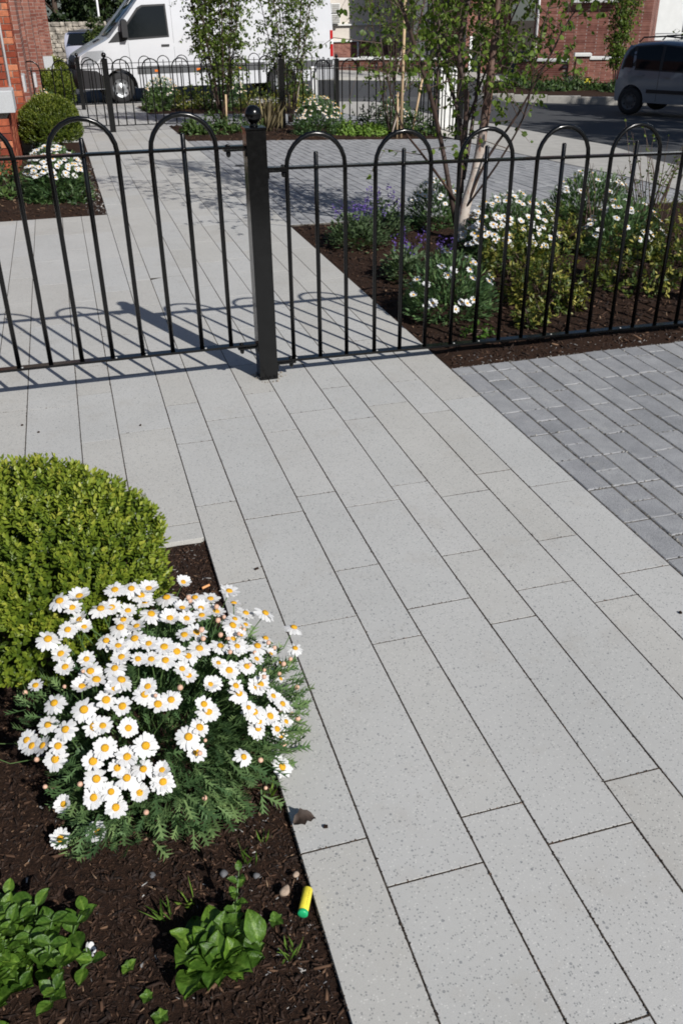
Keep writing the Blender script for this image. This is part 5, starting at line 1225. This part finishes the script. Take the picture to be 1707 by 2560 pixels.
def wall_run(name, label, a, b, z0, z1, mat, cap=.07, piers=(), th=.24, pz=.22, capm='coping'):
    a, b = Vector((*a, 0)), Vector((*b, 0)); d = (b-a); L = d.length; ang = math.atan2(d.y, d.x); m_ = (a+b)/2; n = d.normalized()
    t = thing(name, label, 'wall', (a.x, a.y, z0))
    mb = MB(); mb.box((m_.x, m_.y, (z0+z1)/2), (L, th, z1-z0), rz=ang); mb.build('brickwork', M[mat], t)
    e = 0
    edges = [0]+[q for q in piers]+[L]
    for u, v in zip(edges[:-1], edges[1:]):
        u2, v2 = u+(.23 if u in piers else 0), v-(.23 if v in piers else 0)
        if v2-u2 < .1: continue
        p = a+n*((u2+v2)/2); mb = MB(); mb.box((p.x, p.y, z1+cap/2), (v2-u2, th+.1, cap), rz=ang, ch=.015); mb.build('coping', M[capm], t)
    for q in piers:
        p = a+n*q; mb = MB(); mb.box((p.x, p.y, (z0+z1+pz)/2), (.42, .42, z1+pz-z0), rz=ang); pr = mb.build('pier', M[mat], t)
        WORLD[pr] = WORLD[t]; mb = MB(); mb.box((p.x, p.y, z1+pz+.05), (.56, .56, .09), rz=ang, ch=.02); mb.build('pier_cap', M[capm], pr)
    return t
wall_run('garden_wall', 'shorter sunlit brick garden wall with white coping across the road', (15.65, 31.5), (16.9, 30.35), -1.2, -.21, 'brick_far', .08, (.15,), pz=.0)
wall_run('garden_wall', 'longer sunlit brick garden wall with capped pier across the road', (17.0, 30.1), (22.5, 27.4), -1.2, -.14, 'brick_far', .09, (.25,), pz=.10)
wall_run('garden_wall', 'dark shaded brick garden wall with pale coping behind the van tail', (9.6, 38.7), (14.8, 36.0), -1.3, -.36, 'brick_shaded', .07, (2.6, 3.3), pz=.02)
cur = ribbon('pavement', M['concrete'], const(6.0), const(16.2), lin(33.2, 38.6, 5), 8, .04, .2)
# cream house with brick base
crm = thing('cream_house', 'cream rendered house with brick base behind the dark garden wall', 'house', (14.5, 44, -1.0))
mb = MB(); mb.box((13.6, 45.0, 3.3), (9.0, 5.0, 6.4)); mb.build('wall', M['cream'], crm)
mb = MB(); mb.box((13.6, 44.0, -.44), (9.06, 3.12, 1.14)); mb.build('brick_base', M['brick_far'], crm)
mb = MB(); mb.box((13.6, 43.95, .15), (9.1, 3.2, .06)); mb.build('ledge', M['coping'], crm)
mb = MB(); mb.box((13.6, 42.44, .78), (9.1, .14, .06)); mb.build('string_course', M['coping'], crm)
for x, z, w_, h_ in ((15.4, .52, 1.1, .62), (12.05, 1.9, .0, 0), (16.9, 1.9, 1.0, 1.3), (14.2, 2.4, 1.0, 1.3)):
    if w_:
        mb = MB(); mb.box((x, 42.46, z), (w_, .10, h_)); f_ = mb.build('window_frame', M['white_paint'], crm); WORLD[f_] = WORLD[crm]; mb = MB(); mb.box((x, 42.42, z), (w_-.14, .08, h_-.14)); mb.build('pane', M['hglass'], f_)
ac = thing('air_conditioner', 'pair of boxed air conditioning units on the cream house wall', 'appliance', (12.0, 42.3, .8))
for z in (1.02, 1.42):
    mb = MB(); mb.box((12.02, 42.3, z), (.40, .30, .36), ch=.02); c_ = mb.build('unit', M['whitewall'], ac); WORLD[c_] = WORLD[ac]; A_2 = Matrix.Rotation(R(90), 3, 'X')
    mb = MB()
    for q in range(5): mb.box((12.02, 42.14, z-.13+q*.065), (.32, .02, .035))
    mb.build('grille', M['kerb'], c_)
for x in (13.1, 13.75): 
    mb = MB(); mb.tube([(x, 42.40, -.9), (x, 42.40, .10)], .04, 6); mb.build('downpipe', M['white_paint'], crm)
# brick entrance with white framed door
ent = thing('brick_entrance', 'narrow brick house front with white framed door across the road', 'house', (16.3, 37, -1.0))
mb = MB(); mb.box((16.75, 38.0, 2.4), (1.9, 2.6, 7.0)); mb.build('wall', M['brick_far'], ent)
mb = MB(); mb.box((16.22, 36.68, -.30), (.50, .06, 1.42)); d_ = mb.build('door_frame', M['white_paint'], ent); WORLD[d_] = WORLD[ent]
mb = MB(); mb.box((16.26, 36.64, -.55), (.34, .05, .84)); mb.build('door_panel', M['hglass'], d_); mb = MB(); mb.box((16.26, 36.64, .14), (.34, .05, .38)); mb.build('fanlight', M['hglass'], d_)
mb = MB(); mb.box((16.3, 36.5, -1.0), (.9, .5, .10), ch=.02); mb.build('doorstep', M['coping'], ent)
mb = MB(); mb.tube([(15.72, 36.62, -1.0), (15.72, 36.62, 5.6)], .06, 8); mb.build('downpipe', M['trim'], ent)
mb = MB(); mb.box((15.05, 39.6, 2.4), (1.5, 2.0, 7.0)); mb.build('side_wall', M['trim'], ent)
mb = MB(); mb.box((17.9, 39.2, 2.4), (.9, 1.6, 7.0)); mb.build('link_wall', M['brick_shaded'], ent)
# sunlit brick gable
gb = thing('brick_gable', 'sunlit red brick building behind the garden walls', 'house', (19.6, 34, -1.0))
ga, gb2 = Vector((17.9, 35.05, 0)), Vector((21.35, 32.55, 0)); d = gb2-ga; ang2 = math.atan2(d.y, d.x); n_ = Vector((-d.y, d.x, 0)).normalized(); c_ = (ga+gb2)/2+n_*2.5
mb = MB(); mb.box((c_.x, c_.y, 2.4), (d.length, 5.0, 7.0), rz=ang2); mb.build('wall', M['brick_far'], gb)
for f_, z, w_ in ((.52, 2.6, 1.5),):
    p = ga+d*f_-n_*.02; mb = MB(); mb.box((p.x, p.y, z), (w_, .10, 1.9), rz=ang2); fr = mb.build('window_frame', M['white_paint'], gb); WORLD[fr] = WORLD[gb]
    q = p-n_*.03; mb = MB(); mb.box((q.x, q.y, z), (w_-.16, .09, 1.74), rz=ang2); mb.build('pane', M['hglass'], fr)
    q = p-n_*.08; mb = MB(); mb.box((q.x, q.y, 1.58), (w_+.15, .26, .11), rz=ang2, ch=.02); mb.build('sill', M['coping'], fr)
p = ga+d*.03-n_*.06; mb = MB(); mb.tube([(p.x, p.y, -1), (p.x, p.y, 5.6)], .05, 8); mb.build('downpipe', M['white_paint'], gb)
wg = thing('white_house', 'white rendered gable behind the people carrier', 'house', (27, 38, -1.0))
mb = MB(); mb.box((30.0, 41.0, 3.0), (9.6, 6.0, 8.4)); mb.build('wall', M['whitewall'], wg)
for x in (26.6, 28.0): mb = MB(); mb.tube([(x, 37.95, -1), (x, 37.95, 7)], .05, 6); mb.build('downpipe', M['rim'], wg)
# rail fence in front of the white house
rf = thing('metal_railing', 'thin grey metal railing before the white house', 'railing', (25, 36.6, -1.0))
for z in (-.2, .35): mb = MB(); mb.tube([(23.2, 36.6, z), (29.5, 36.6, z)], .02, 6); mb.build('rail', M['rim'], rf)
for i in range(7): mb = MB(); mb.tube([(23.3+i, 36.6, -1.0), (23.3+i, 36.6, .36)], .022, 6); mb.build('post', M['rim'], rf)
# cabinet and bollard
cb = thing('utility_cabinet', 'pale grey utility cabinet behind the side of the second fence', 'cabinet', (6.02, 14.55, g(6, 14.5)))
zc = g(6, 14.5); mb = MB(); mb.box((6.06, 14.75, zc+.50), (.34, .30, .84), ch=.015); mb.build('cabinet_body', M['coping'], cb); mb = MB(); mb.box((6.06, 14.75, zc+.04), (.44, .40, .10), ch=.02); mb.build('plinth', M['concrete'], cb)
mb = MB(); mb.box((6.06, 14.75, zc+.94), (.40, .36, .04), ch=.015); mb.build('lid', M['coping'], cb)
bl = thing('bollard', 'white square bollard standing between fence and van tail', 'bollard', (5.72, 21.95, g(5.72, 21.95)))
zc = g(5.72, 21.95); mb = MB(); mb.box((5.72, 21.95, zc+.40), (.14, .14, .86), ch=.02); mb.build('shaft', M['white_paint'], bl); mb = MB(); mb.box((5.72, 21.95, zc+.03), (.3, .3, .07), ch=.02); mb.build('base_plate', M['concrete'], bl)
# drain cover on the drive
mb = MB(); mb.lathe([(.07, -.01), (.07, .004), (.0, .005)], (1.93, 10.9, g(1.93, 10.9)+.003), 16); tag(mb.build('drain_cover', M['plastic']), 'round dark drain cover set in the block paved drive', 'drain')
